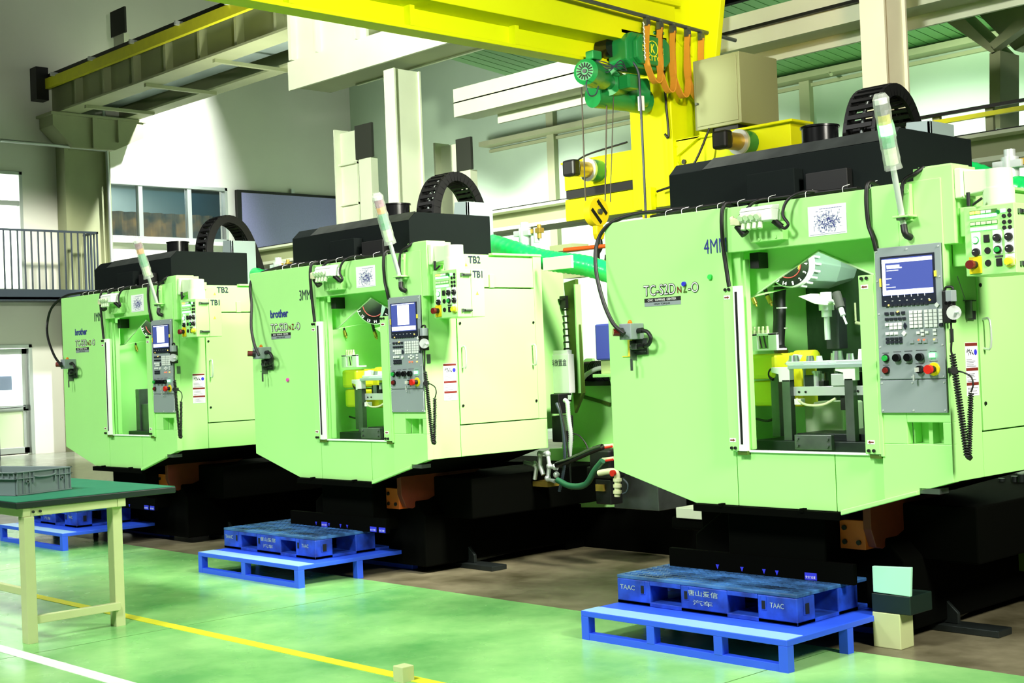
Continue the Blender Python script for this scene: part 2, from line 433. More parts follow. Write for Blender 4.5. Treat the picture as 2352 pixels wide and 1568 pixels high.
# rooms behind the doors, lit
for (y0, y1, z0, z1) in ((4.3, 6.6, 0, 2.6), (4.3, 6.6, 3.2, 5.9)):
    b = MB(); b.box(XW - 2.5, XW - 2.4, y0, y1, z0, z1); b.box(XW - 2.4, XW - .31, y1, y1 + .1, z0, z1); b.box(XW - 2.4, XW - .31, y0 - .1, y0, z0, z1); b.box(XW - 2.4, XW - .31, y0, y1, z1, z1 + .1); b.box(XW - 2.4, XW - .31, y0, y1, z0 - .05, z0)
    tag(b.build('wall_room', 'white_wall'), kind='structure')
    area('room_lamp', (XW - 1.2, (y0 + y1) / 2, z1 - .12), (XW - 1.2, (y0 + y1) / 2, 0), .8, 230, (.92, .96, 1))
area('office_fill', (XW - 1.3, 9.0, 6.0), (XW - .9, 9.0, 4), .8, 110, (.95, 1, .95))  # added so the curtain shows through the window
b = MB(); b.box(XW - 2.35, XW - 1.8, 5.0, 5.75, 0, 1.25); b.box(XW - 1.8, XW - 1.785, 5.02, 5.73, .62, 1.22); b.box(XW - 1.8, XW - 1.785, 5.02, 5.73, .04, .58)
tag(b.build('filing_cabinet', 'pale_metal', None, .01), 'pale cabinet standing in the room behind the glazed door', 'cabinet')
# door
d = bpy.data.objects.new('door_1', None); COL.objects.link(d); d.location = (XW - .1, 5.475, 0); tag(d, kind='structure')
b = MB()
for (a, c) in ((-.475, -.40), (.40, .475)): b.box(-.06, .13, a, c, 0, 2.17)
b.box(-.06, .13, -.475, .475, 2.10, 2.17); b.build('door_frame', 'alu', d, .006)
b = MB()
for (a, c) in ((-.40, -.30), (.29, .40)): b.box(-.02, .04, a, c, .03, 2.09)
for (z0, z1) in ((.03, .15), (.86, .98), (1.98, 2.09)): b.box(-.02, .04, -.40, .40, z0, z1)
b.build('door_leaf', 'alu', d, .006)
b = MB(); b.box(0, .012, -.30, .29, .98, 1.98); b.build('pane', 'door_glass', d)
b = MB(); b.box(0, .02, -.30, .29, .15, .86); b.build('door_panel', 'cream_paint', d)
b = MB(); b.cyl((.09, -.3, .93), (.09, .34, .95), .012, n=8); b.box(.04, .1, .32, .36, .9, .98); b.build('door_handle', 'dull_steel', d)
b = MB(); b.box(-.012, -.004, -.2, .1, 1.28, 1.56); tag(b.build('notice', 'poster_tint', d), 'pale printed notice on the door glass')
# wall-mounted screen
b = MB(); p0 = at(539, 432, 0, XW + .14); p1 = at(800, 452, 0, XW + .14)
t = thing('display_screen', 'large black-framed grey display screen on the far white wall', 'screen', (XW + .06, 12.3, 3.55))
yy0, yy1, zz0, zz1 = 10.72, 13.75, 3.55, 5.5
b = MB(); b.box(-.05, .06, yy0 - 12.3, yy1 - 12.3, 0, zz1 - 3.55); b.build('screen_frame', 'black', t, .01)
b = MB(); b.box(.06, .068, yy0 - 12.3 + .1, yy1 - 12.3 - .05, .05, zz1 - 3.55 - .06); tag(b.build('screen_face', 'slate', t), 'matte blue-grey screen face')
b = MB(); b.box(-.03, .03, -.12, -.04, 1.95, 2.05); b.build('screen_bracket', 'alu', t)

# ------------------------------------------------------------------ mezzanine and railing
t = thing('mezzanine', 'dark steel mezzanine landing with baluster railing on the left wall', 'landing', (-20.0, 5.0, 3.0))
b = MB(); b.box(-.9, 0, -6, 2.0, 0, .05); b.box(-.12, 0, -6, 2.0, -.02, .19); b.box(-.9, 0, 1.9, 2.0, -.02, .19); b.build('deck', 'rail_dark', t)
b = MB(); b.box(-.86, -.02, -6, 1.95, .05, .2); b.build('deck_sheet', 'dull_steel', t)
b = MB(); b.box(-.05, -.01, -6, 2.0, 1.31, 1.35); b.box(-.9, -.01, 1.96, 2.0, 1.31, 1.35); b.build('handrail', 'rail_dark', t)
bal = None
for i in range(44):
    y = 1.98 - i * .135
    if y < -1.6: break
    if bal is None:
        b = MB(); b.box(-.045, -.015, -.012, .012, .19, 1.31); o = bal = b.build('baluster', 'rail_dark', t)
    else: o = bal.copy(); COL.objects.link(o)
    o.location = (0, y, 0)
for i in range(1, 7):
    o = bal.copy(); COL.objects.link(o); o.location = (-.13 * i, 1.98, 0)
b = MB(); b.box(-.12, .02, -.12, .02, -3.0, 0); o = b.build('post', 'rail_dark', t); 
pp = at(5, 900, 0, -19.9); o.location = (.1, pp.y - 5.0 - .1, 0)

# ------------------------------------------------------------------ left crane runway, its corbel and column
t = thing('crane_runway', 'olive box crane runway high on the left with yellow conductor bar', 'crane beam', (-14, 7.2, 6.72))
def rel(b_, nm, m, par, bev=0, lab=None):
    L = par.location
    for i, v in enumerate(b_.v): b_.v[i] = (v[0] - L.x, v[1] - L.y, v[2] - L.z)
    o = b_.build(nm, m, par, bev)
    if lab: o['label'] = lab
    return o
b = MB(); b.box(XW, -3, 6.55, 6.62, 6.75, 7.40); b.box(XW, -3, 8.0, 8.06, 6.75, 7.40)
rel(b, 'web', 'beam_olive', t)
b = MB(); b.box(XW, -3, 6.38, 6.82, 6.72, 6.76); b.box(XW, -3, 7.78, 8.1, 6.72, 6.76); b.box(XW, -3, 6.3, 8.1, 7.36, 7.40)
rel(b, 'flange', 'beam_olive', t)
b = MB(); b.box(XW, -3, 6.82, 7.78, 6.98, 7.0); rel(b, 'soffit', 'pale_metal', t)
for i in range(15):
    x = -19.6 + i * 1.15
    b = MB(); b.box(x, x + .07, 6.40, 6.55, 6.76, 7.36); rel(b, 'stiffener', 'beam_olive', t)
for i in range(7):
    x = -19.4 + i * 2.35
    b = MB(); b.box(x, x + .08, 6.5, 7.95, 6.66, 6.72); rel(b, 'cross_bar', 'beam_olive', t)
b = MB(); b.box(XW, -3, 6.28, 6.36, 7.22, 7.42); rel(b, 'conductor_bar', 'line_yellow', t, 0, 'long yellow conductor bar')
b = MB(); b.box(XW, -3, 6.34, 6.40, 7.46, 7.52); rel(b, 'crane_rail', 'black', t)
for i in range(9):
    x = -20.2 + i * 1.6
    b = MB(); b.box(x, x + .05, 6.2, 6.5, 7.40, 7.47); rel(b, 'rail_clip', 'zinc', t)
b = MB(); b.box(XW + .02, XW + .3, 6.1, 6.35, 7.0, 7.65); rel(b, 'end_stop', 'black', t)
t = thing('wall_column', 'olive steel wall column with corbel under the left crane runway', 'column', (XW + .3, 7.1, 0))
b = MB(); b.box(-.28, .1, -.52, -.44, 0, 6.3); b.box(-.28, .1, .38, .46, 0, 6.3); b.box(-.1, .0, -.44, .38, 0, 6.3); b.build('shaft', 'beam_olive', t)
b = MB(); b.prism([(-.85, 6.68), (1.1, 6.68), (1.1, 6.35), (.45, 6.05), (-.45, 6.05), (-.85, 6.45)], 0, -.25, .35); b.build('corbel', 'beam_olive', t)
b = MB(); b.box(-.3, .4, -.9, 1.15, 6.66, 6.71); b.build('bearing_plate', 'beam_olive', t)
b = MB(); b.box(.36, .42, -.05, .05, 6.05, 6.66); b.box(.36, .42, .5, .56, 6.2, 6.66); b.build('gusset', 'beam_olive', t)
# thin pipes on the left wall
b = MB(); q0 = at(245, 345, 0, XW + .5); b.tube([at(238, 255, 0, XW + .5), q0, at(257, 605, 0, XW + .5)], .035, 8)
b.tube([at(0, 322, 0, XW + .5), q0], .035, 8)
tag(b.build('wall_pipe', 'alu'), 'thin steel pipe running along and down the far left wall', 'pipe')

# dark-plated posts and hangers
def bracket_post(pxs, y, label, full=True):
    """pxs = left plate edge, mid, right edge, top, plate bottom, foot in picture pixels"""
    x0, x1, x2, top, pbm, foot = pxs
    A = at(x0, top, 1, y); Bq = at(x1, top, 1, y); Cq = at(x2, top, 1, y); zb = at(x1, pbm, 1, y).z; zf = 0.0 if full else at(x1, foot, 1, y).z - .115
    t = thing('steel_post', label, 'post', (Bq.x, y, zf)); L = t.location
    w = (Cq.x - Bq.x)
    b = MB(); b.box(0, w, -.02, .02, zb - L.z, A.z - L.z); b.build('end_plate', 'rubber', t)
    b = MB(); b.box(w * .12, w * .85, .0, .12, 0, zb - L.z); b.build('stem', 'beam_white', t)
    if full:
        b = MB(); b.box(A.x - L.x, 0, .0, .03, 0, A.z - L.z - .05); b.box(A.x - L.x, 0, -.05, .15, (A.z - zb) * -.1 + zb - L.z, (A.z - zb) * -.1 + zb - L.z + .03); b.box(A.x - L.x, A.x - L.x + .03, -.1, .15, 0, A.z - L.z)
        b.box(A.x - L.x, 0, -.05, .15, zb - L.z - .62, zb - L.z - .59)
        b.build('bracket', 'beam_white', t)
bracket_post((778, 817, 855, 300, 368, 512), 6.0, 'white steel post with dark end plate beside the display screen')
bracket_post((1008, 1049, 1083, 330, 395, 560), 6.3, 'white steel post with dark end plate behind the middle machine')
bracket_post((88, 108, 141, 8, 58, 165), 6.9, 'olive post with dark end plate at the top left corner', False)
bracket_post((235, 255, 288, 38, 88, 150), 7.5, 'olive post with dark end plate behind the left crane runway', False)

# ------------------------------------------------------------------ columns and beams of the middle row
def hcol(px0, px1, px2, y, z1, label):
    a = at(px0, 250, 1, y).x; c = at(px1, 250, 1, y).x; w = c - a
    yb_ = at(px2, 250, 0, c).y; d = yb_ - y
    t = thing('steel_column', label, 'column', ((a + c) / 2, y, 0))
    b = MB(); b.box(-w / 2, w / 2, 0, .025, 0, z1); b.build('flange', 'beam_white', t)
    b = MB(); b.box(-w / 2, w / 2, d - .025, d, 0, z1); b.build('flange', 'beam_white', t)
    b = MB(); b.box(w / 2 - .06, w / 2 - .03, .025, d - .025, 0, z1); b.build('web', 'beam_white', t)
    return t
hcol(884, 908, 969, 5.1, 5.2, 'white steel column behind the middle machine')
hcol(1984, 2040, 2092, 4.6, 9.0, 'white steel column behind the right-hand machine')
# white runway end (bright)
t = thing('runway_beam', 'bright white crane runway beam stub above the screen', 'crane beam', (-8, 5.3, 5.27))
b = MB(); b.box(-10.32, 2, 5.0, 5.04, 5.27, 5.66); b.box(-9.55, 2, 5.56, 5.60, 5.27, 5.62); rel(b, 'web', 'beam_white', t)
b = MB(); b.box(-10.2, 2, 5.04, 5.62, 5.29, 5.31); rel(b, 'soffit', 'beam_olive', t)
b = MB(); b.box(-10.2, -8.6, 5.04, 5.08, 5.66, 6.38); b.box(-10.22, -10.15, 4.95, 5.3, 5.66, 6.38); rel(b, 'end_block', 'beam_white', t)
b = MB(); b.box(-10.2, -8.6, 4.95, 5.3, 6.36, 6.40); b.box(-9.62, -9.59, 4.96, 5.06, 5.66, 6.38); b.box(-8.75, -8.72, 4.96, 5.06, 5.66, 6.38); rel(b, 'stiffener', 'beam_white', t)
b = MB(); b.box(-7.9, 2, 5.1, 5.55, 5.9, 6.3); rel(b, 'upper_girder', 'beam_olive', t)
t = thing('roof_beam', 'long pale olive steel beam under the ribbed ceiling', 'beam', (0, 6.0, 4.62))
zk = lambda z: 1.45 + (z - 1.45) * 11.53 / 10.63
xk = lambda x: CAM.x + (x - CAM.x) * 11.53 / 10.63
b = MB(); b.box(xk(-6.92), 9, 5.9, 5.94, zk(4.37), zk(4.70)); b.box(xk(-6.92), 9, 5.94, 6.24, zk(4.37), zk(4.37) + .03); b.box(xk(-6.92), 9, 5.9, 6.3, zk(4.53), zk(4.545)); b.box(xk(-6.5), 9, 6.24, 6.28, zk(4.26), zk(4.5))
rel(b, 'channel', 'beam_white', t)
b = MB(); b.box(xk(-3.1), 9, 5.85, 5.9, zk(4.52), zk(4.55)); rel(b, 'cable_duct', 'black', t)
# portal behind: horizontal member, and a dark slab standing in for the gap
b = MB(); b.box(-12.5, -4, 7.4, 7.6, 6.25, 6.75); tag(b.build('tie_beam', 'beam_olive'), 'olive tie beam crossing behind the yellow crane boom', 'beam')
b = MB(); b.box(-8.6, -5.5, 9.0, 9.1, 6.1, 6.7); tag(b.build('tie_beam', 'dark_roof_shade'), 'dark slab standing in for the gap behind the white runway beam', 'beam')
# low runway with rail
t = thing('rail_beam', 'grey steel rail beam carrying the yellow crane carriage', 'crane beam', (0, 5.3, 2.95))
b = MB(); b.box(-12, 9, 5.28, 5.31, 2.95, 3.19); rel(b, 'web', 'beam_olive', t)
b = MB(); b.box(-12, 9, 5.1, 5.5, 3.18, 3.21); rel(b, 'flange', 'beam_white', t)
b = MB(); b.box(-12, 9, 5.0, 5.5, 2.95, 2.99); rel(b, 'flange', 'beam_white', t)
b = MB(); b.box(-12, 9, 5.28, 5.34, 3.21, 3.25); rel(b, 'crane_rail', 'black', t)
b = MB(); b.box(-1.2, 9, 5.42, 5.46, 3.40, 3.44); rel(b, 'conductor_bar', 'line_yellow', t, 0, 'yellow conductor bar')
b = MB(); b.box(-1.2, 9, 5.42, 5.45, 3.47, 3.50); rel(b, 'cable_bar', 'black', t)
for i in range(8):
    b = MB(); b.box(-1.0 + i * .5, -.93 + i * .5, 5.46, 5.5, 3.21, 3.5); rel(b, 'bracket', 'beam_olive', t)

# ================================================================== YELLOW CRANE
t = thing('gantry_crane', 'yellow wall-travelling crane with boom, column and motor carriages', 'crane', (-3.6, 4.9, 2.9))
def cr(b_, nm, m='crane_yellow', bev=.006, lab=None): return rel(b_, nm, m, t, bev, lab)
b = MB(); b.box(-3.9, -3.36, 4.7, 5.05, 2.92, 6.2); cr(b, 'column')
b = MB(); b.prism([(-3.45, 6.2), (-2.9, 6.2), (-2.95, 5.0), (-3.2, 3.55), (-3.45, 3.2)], 1, 5.05, 5.12); cr(b, 'column_web')
for z in (3.0, 3.5, 4.15, 4.6):
    b = MB(); b.prism([(4.72, z), (5.1, z), (5.1, z - .22)], 0, -3.36, -3.34); cr(b, 'gusset', bev=0)
b = MB(); b.prism([(-3.36, 3.56), (-3.05, 3.56), (-3.36, 3.40)], 1, 4.75, 4.78); cr(b, 'gusset', bev=0)
b = MB(); b.prism([(-3.36, 2.96), (-3.1, 3.02), (-3.36, 3.35)], 1, 4.75, 4.78); cr(b, 'gusset', bev=0)
# carriages
b = MB(); b.box(-4.95, -3.9, 4.8, 5.05, 3.25, 3.54); cr(b, 'end_carriage')
b = MB(); b.box(-3.36, -2.05, 4.8, 5.05, 3.22, 3.54); cr(b, 'end_carriage')
b = MB(); b.box(-5.0, -3.9, 4.8, 5.05, 3.535, 3.555); b.box(-3.36, -2.0, 4.75, 5.1, 3.535, 3.56); cr(b, 'carriage_cap')
b = MB(); b.box(-4.95, -3.9, 4.82, 5.02, 3.16, 3.25); cr(b, 'wheel_housing', 'black', 0)
b = MB(); b.box(-5.0, -3.9, 4.85, 5.05, 2.93, 3.16); b.box(-3.36, -3.1, 4.85, 5.0, 2.93, 3.16); cr(b, 'lower_carriage')
b = MB(); b.box(-3.72, -3.6, 4.62, 4.7, 2.5, 3.12); cr(b, 'strut')
for x in (-3.30, -3.28):
    b = MB(); b.cyl((x - .02, 4.78, 3.46 if x < -3.29 else 3.34), (x - .02, 4.81, 3.46 if x < -3.29 else 3.34), .025, n=8); cr(b, 'bolt', 'black', 0)
def motor(x, z, lab=None):
    b = MB(); b.cyl((x, 4.80, z), (x, 4.66, z), .115, n=20); cr(b, 'gearbox', 'hoist_green', 0)
    b = MB(); b.cyl((x, 4.66, z), (x, 4.63, z), .12, n=20); cr(b, 'motor_flange', 'alu', 0)
    b = MB(); b.cyl((x, 4.63, z), (x, 4.45, z), .082, n=16); cr(b, 'motor_body', 'brass', 0)
    b = MB(); b.box(x - .085, x + .085, 4.34, 4.45, z - .085, z + .085); cr(b, 'fan_cover', 'black', .025)
motor(-4.45, 3.40); motor(-2.52, 3.41)
# boom: box girder on top and I-beam below with stiffeners
b = MB(); b.box(-3.62, -3.58, -2.0, 4.7, 4.27, 4.44); cr(b, 'boom_web')
b = MB(); b.box(-3.70, -3.50, -2.0, 4.72, 4.235, 4.27); cr(b, 'boom_flange')
for y in (-.9, .35, 1.55, 2.75, 3.9):
    b = MB(); b.box(-3.58, -3.50, y, y + .05, 4.27, 4.44); cr(b, 'stiffener', bev=0)
b = MB(); b.box(-3.75, -3.3, -2.0, 4.75, 4.44, 4.86); cr(b, 'boom_girder')
b = MB(); b.box(-3.79, -3.26, -2.0, 4.8, 4.86, 4.9); cr(b, 'boom_girder')
# electrical box on the carriage
t2 = thing('electrical_box', 'beige electrical box standing on the yellow crane carriage', 'box', (-2.8, 4.9, 3.56)); tt = t; t = t2
b = MB(); b.box(-3.07, -2.52, 4.7, 5.3, 3.6, 4.27); rel(b, 'housing', 'box_beige', t, .006)
b = MB(); b.box(-3.04, -2.55, 4.69, 4.7, 3.63, 4.24); rel(b, 'box_door', 'box_beige', t, .004)
b = MB(); b.box(-2.9, -2.6, 4.75, 5.2, 3.56, 3.6); rel(b, 'foot', 'black', t)
b = MB(); b.cyl((-3.02, 4.66, 3.85), (-3.02, 4.69, 3.85), .012, n=8); rel(b, 'lock', 'dull_steel', t)
# hoist under the boom
t = thing('wire_rope_hoist', 'green electric rope hoist hanging under the yellow boom', 'hoist', (-3.6, 4.0, 4.2))
b = MB(); b.prism([(3.92, 4.22), (4.0, 4.17), (4.45, 4.17), (4.53, 4.24), (4.53, 4.44), (4.46, 4.5), (4.0, 4.5), (3.92, 4.42)], 0, -3.46, -3.22)
rel(b, 'control_box', 'hoist_green', t, .02)
b = MB(); b.prism([(4.0, 4.25), (4.06, 4.2), (4.42, 4.2), (4.48, 4.26), (4.48, 4.42), (4.42, 4.47), (4.06, 4.47), (4.0, 4.41)], 0, -3.22, -3.16)
rel(b, 'box_lid', 'hoist_green', t, .012)
L = t.location
text('lettering', 'K', Vector((-3.157, 4.19, 4.31)) - L, Y, Z, .06, .085, 'lime_yellow', t, .03)
text('lettering', 'KITO', Vector((-3.157, 4.13, 4.235)) - L, Y, Z, .22, .05, 'lime_yellow', t, .01)
text('lettering', '凯', Vector((-3.157, 4.07, 4.31)) - L, Y, Z, .065, .07, 'lime_yellow', t, .01)
text('lettering', '道', Vector((-3.157, 4.31, 4.31)) - L, Y, Z, .065, .07, 'lime_yellow', t, .01)
b = MB(); b.tube([(-3.157, 4.22 + .072 * math.cos(a * PI / 12), 4.352 + .072 * math.sin(a * PI / 12)) for a in range(25)], .005, 5); rel(b, 'emblem_ring', 'lime_yellow', t)
b = MB(); b.tube([(-3.45, 4.42, 4.5), (-3.3, 4.42, 4.56), (-3.3, 4.55, 4.57)], .02, 6); b.box(-3.5, -3.3, 3.95, 4.6, 4.5, 4.53); rel(b, 'bracket', 'hoist_green', t)
mc = Vector((-3.3, 3.42, 4.07)); md = Vector((-.35, .9, .0)).normalized()
b = MB(); b.cyl(mc, mc + md * .03, .085, .12, n=24); b.cyl(mc + md * .03, mc + md * .2, .12, .125, n=24); b.cyl(mc + md * .2, mc + md * .42, .105, n=20); b.cyl(mc + md * .42, mc + md * .6, .07, n=16); b.cyl(mc + md * .6, mc + md * .95, .13, n=24)
rel(b, 'motor', 'hoist_green', t, .006)
u = md.orthogonal().normalized(); wv = md.cross(u)
for k in range(16):
    a = 2 * PI * k / 16; e = u * math.cos(a) + wv * math.sin(a)
    b = MB(); b.tube([mc - md * .002 + e * .035, mc - md * .002 + e * .078], .007, 4); rel(b, 'vent_slot', 'black', t)
b = MB(); b.cyl(mc - md * .012, mc, .02, n=10); rel(b, 'motor_hub', 'black', t)
b = MB(); b.box(-3.36, -3.26, 3.5, 3.62, 4.19, 4.27); rel(b, 'terminal_box', 'hoist_green', t, .01)
b = MB(); b.box(-3.42, -3.28, 4.0, 4.16, 3.98, 4.12); rel(b, 'brake_box', 'hoist_green', t, .02)
b = MB(); b.cyl((-3.75, 4.1, 4.02), (-3.5, 4.5, 4.02), .14, n=20); b.cyl((-3.65, 3.9, 3.96), (-3.6, 4.6, 3.96), .12, n=20); rel(b, 'rope_drum', 'hoist_green', t)
b = MB(); b.cyl((-3.55, 3.93, 4.38), (-3.4, 3.93, 4.38), .1, n=20); rel(b, 'trolley_wheel', 'black_gloss', t)
b = MB()
for k in range(4):
    b.tube(smooth_path([(-3.32, 3.55 + .02 * k, 4.2), (-3.26, 3.68, 4.17 - .03 * k), (-3.24, 3.85, 4.12 + .03 * k), (-3.3, 4.0, 4.14)], 4), .006, 5)
b.tube(smooth_path([(-3.3, 3.46, 4.02), (-3.25, 3.38, 3.92), (-3.25, 3.42, 3.84), (-3.27, 3.52, 3.86), (-3.3, 3.6, 3.95)], 5), .007, 5)
b.tube(smooth_path([(-3.3, 3.95, 4.3), (-3.2, 4.03, 4.15), (-3.2, 4.06, 3.9), (-3.2, 4.07, 3.2), (-3.2, 4.07, 2.5)], 5), .012, 6)
rel(b, 'cable', 'rail_dark', t)
b = MB(); b.tube([(-3.58, 3.667, 4.0), (-3.58, 3.66, 2.93)], .007, 6); b.tube([(-3.58, 4.02, 4.0), (-3.58, 3.93, 2.93)], .007, 6); b.tube([(-3.52, 4.05, 4.0), (-3.55, 3.97, 2.93)], .005, 6); rel(b, 'wire_rope', 'rope', t)
b = MB(); b.box(-3.25, -3.2, 4.08, 4.12, 3.76, 3.9); rel(b, 'limit_switch', 'white', t, .004)
# hook block
hc = Vector((-3.58, 3.80, 2.83))
b = MB(); b.cyl(hc - X * .04, hc + X * .04, .135, n=28); rel(b, 'hook_block', 'yellow', t, .01)
for (s, e) in (((-.02, .105), (.10, -.02)), ((-.105, .02), (.02, -.105))):
    b = MB(); p = [hc + X * .044 + Y * s[0] + Z * s[1], hc + X * .044 + Y * e[0] + Z * e[1]]
    b.ribbon(p, (p[1] - p[0]).cross(X), .035, .003); rel(b, 'stripe', 'black', t)
text('lettering', '2t', hc + Vector((.044, -.02, .06)) - L, Y, Z, .05, .035, 'black', t, .02)
b = MB(); b.cyl(hc + X * .04, hc + X * .065, .026, n=12); rel(b, 'sheave_pin', 'dull_steel', t)
b = MB(); b.prism([(3.77, 2.74), (3.86, 2.74), (3.88, 2.62), (3.86, 2.57), (3.79, 2.57), (3.77, 2.62)], 0, -3.61, -3.55); rel(b, 'shank', 'yellow', t, .01)
b = MB(); hp = smooth_path([(-3.58, 3.84, 2.6), (-3.58, 3.84, 2.5), (-3.58, 3.79, 2.44), (-3.58, 3.79, 2.37), (-3.58, 3.84, 2.33), (-3.58, 3.91, 2.36), (-3.58, 3.92, 2.43)], 4)
b.tube(hp, .02, 8, radii=[.018 + .012 * math.sin(PI * i / (len(hp) - 1)) for i in range(len(hp))]); rel(b, 'hook', 'black', t)
# festoon track and loops
t = thing('festoon_track', 'grey track pipe with orange flat cable loops beside the boom', 'cable track', (-3.15, 4.4, 4.65))
b = MB(); b.cyl((-3.15, 1.6, 4.72), (-3.15, 5.5, 4.60), .02, n=10); rel(b, 'track_pipe', 'dull_steel', t)
zt_ = lambda y: 4.72 - (y - 1.6) * .12 / 3.9
fy = [4.12, 4.31, 4.50, 4.72, 4.93]
for i, y in enumerate(fy):
    b = MB(); b.cyl((-3.15, y, zt_(y) - .02), (-3.15, y + .03, zt_(y) - .02), .03, n=12); b.box(-3.17, -3.13, y - .01, y + .05, zt_(y) - .09, zt_(y) - .03); rel(b, 'cable_trolley', 'dull_steel', t)
for i in range(4):
    y0, y1 = fy[i] + .02, fy[i + 1] + .02; z0 = zt_(y0) - .08; lo = (.47, .53, .55, .53)[i]
    ym = (y0 + y1) / 2
    P = [(-3.15, y0, z0), (-3.15, y0 - .02, z0 - lo * .35), (-3.15, y0 - .025, z0 - lo * .75), (-3.15, ym - .03, z0 - lo - .05), (-3.15, ym + .055, z0 - lo - .04), (-3.15, y1 - .015, z0 - lo * .75), (-3.15, y1 - .02, z0 - lo * .35), (-3.15, y1 - .0, z0)]
    b = MB(); b.ribbon(smooth_path(P, 5), X, .07, .012); rel(b, 'flat_cable', 'festoon_orange', t)
b = MB()
for k in range(16):
    z = 4.56 - k * .022; b.tube([(-3.13, 4.06 + .01 * (k % 2), z + .015), (-3.12, 4.07 - .01 * (k % 2), z - .015)], .006, 5)
rel(b, 'chain', 'zinc', t)
t = tt
# crane cables
b = MB(); b.tube(smooth_path([(-3.42, 4.68, 4.5), (-3.40, 4.67, 4.0), (-3.38, 4.67, 3.6), (-3.42, 4.66, 3.62)], 5), .012, 6)
b.tube(smooth_path([(-3.5, 4.6, 3.06), (-3.2, 4.6, 3.12), (-3.0, 4.6, 3.3), (-2.9, 4.7, 3.6)], 5), .012, 6)
b.tube(smooth_path([(-4.75, 4.72, 3.5), (-4.5, 4.7, 3.57), (-3.95, 4.7, 3.62)], 5), .01, 6)
cr(b, 'cable', 'black', 0)

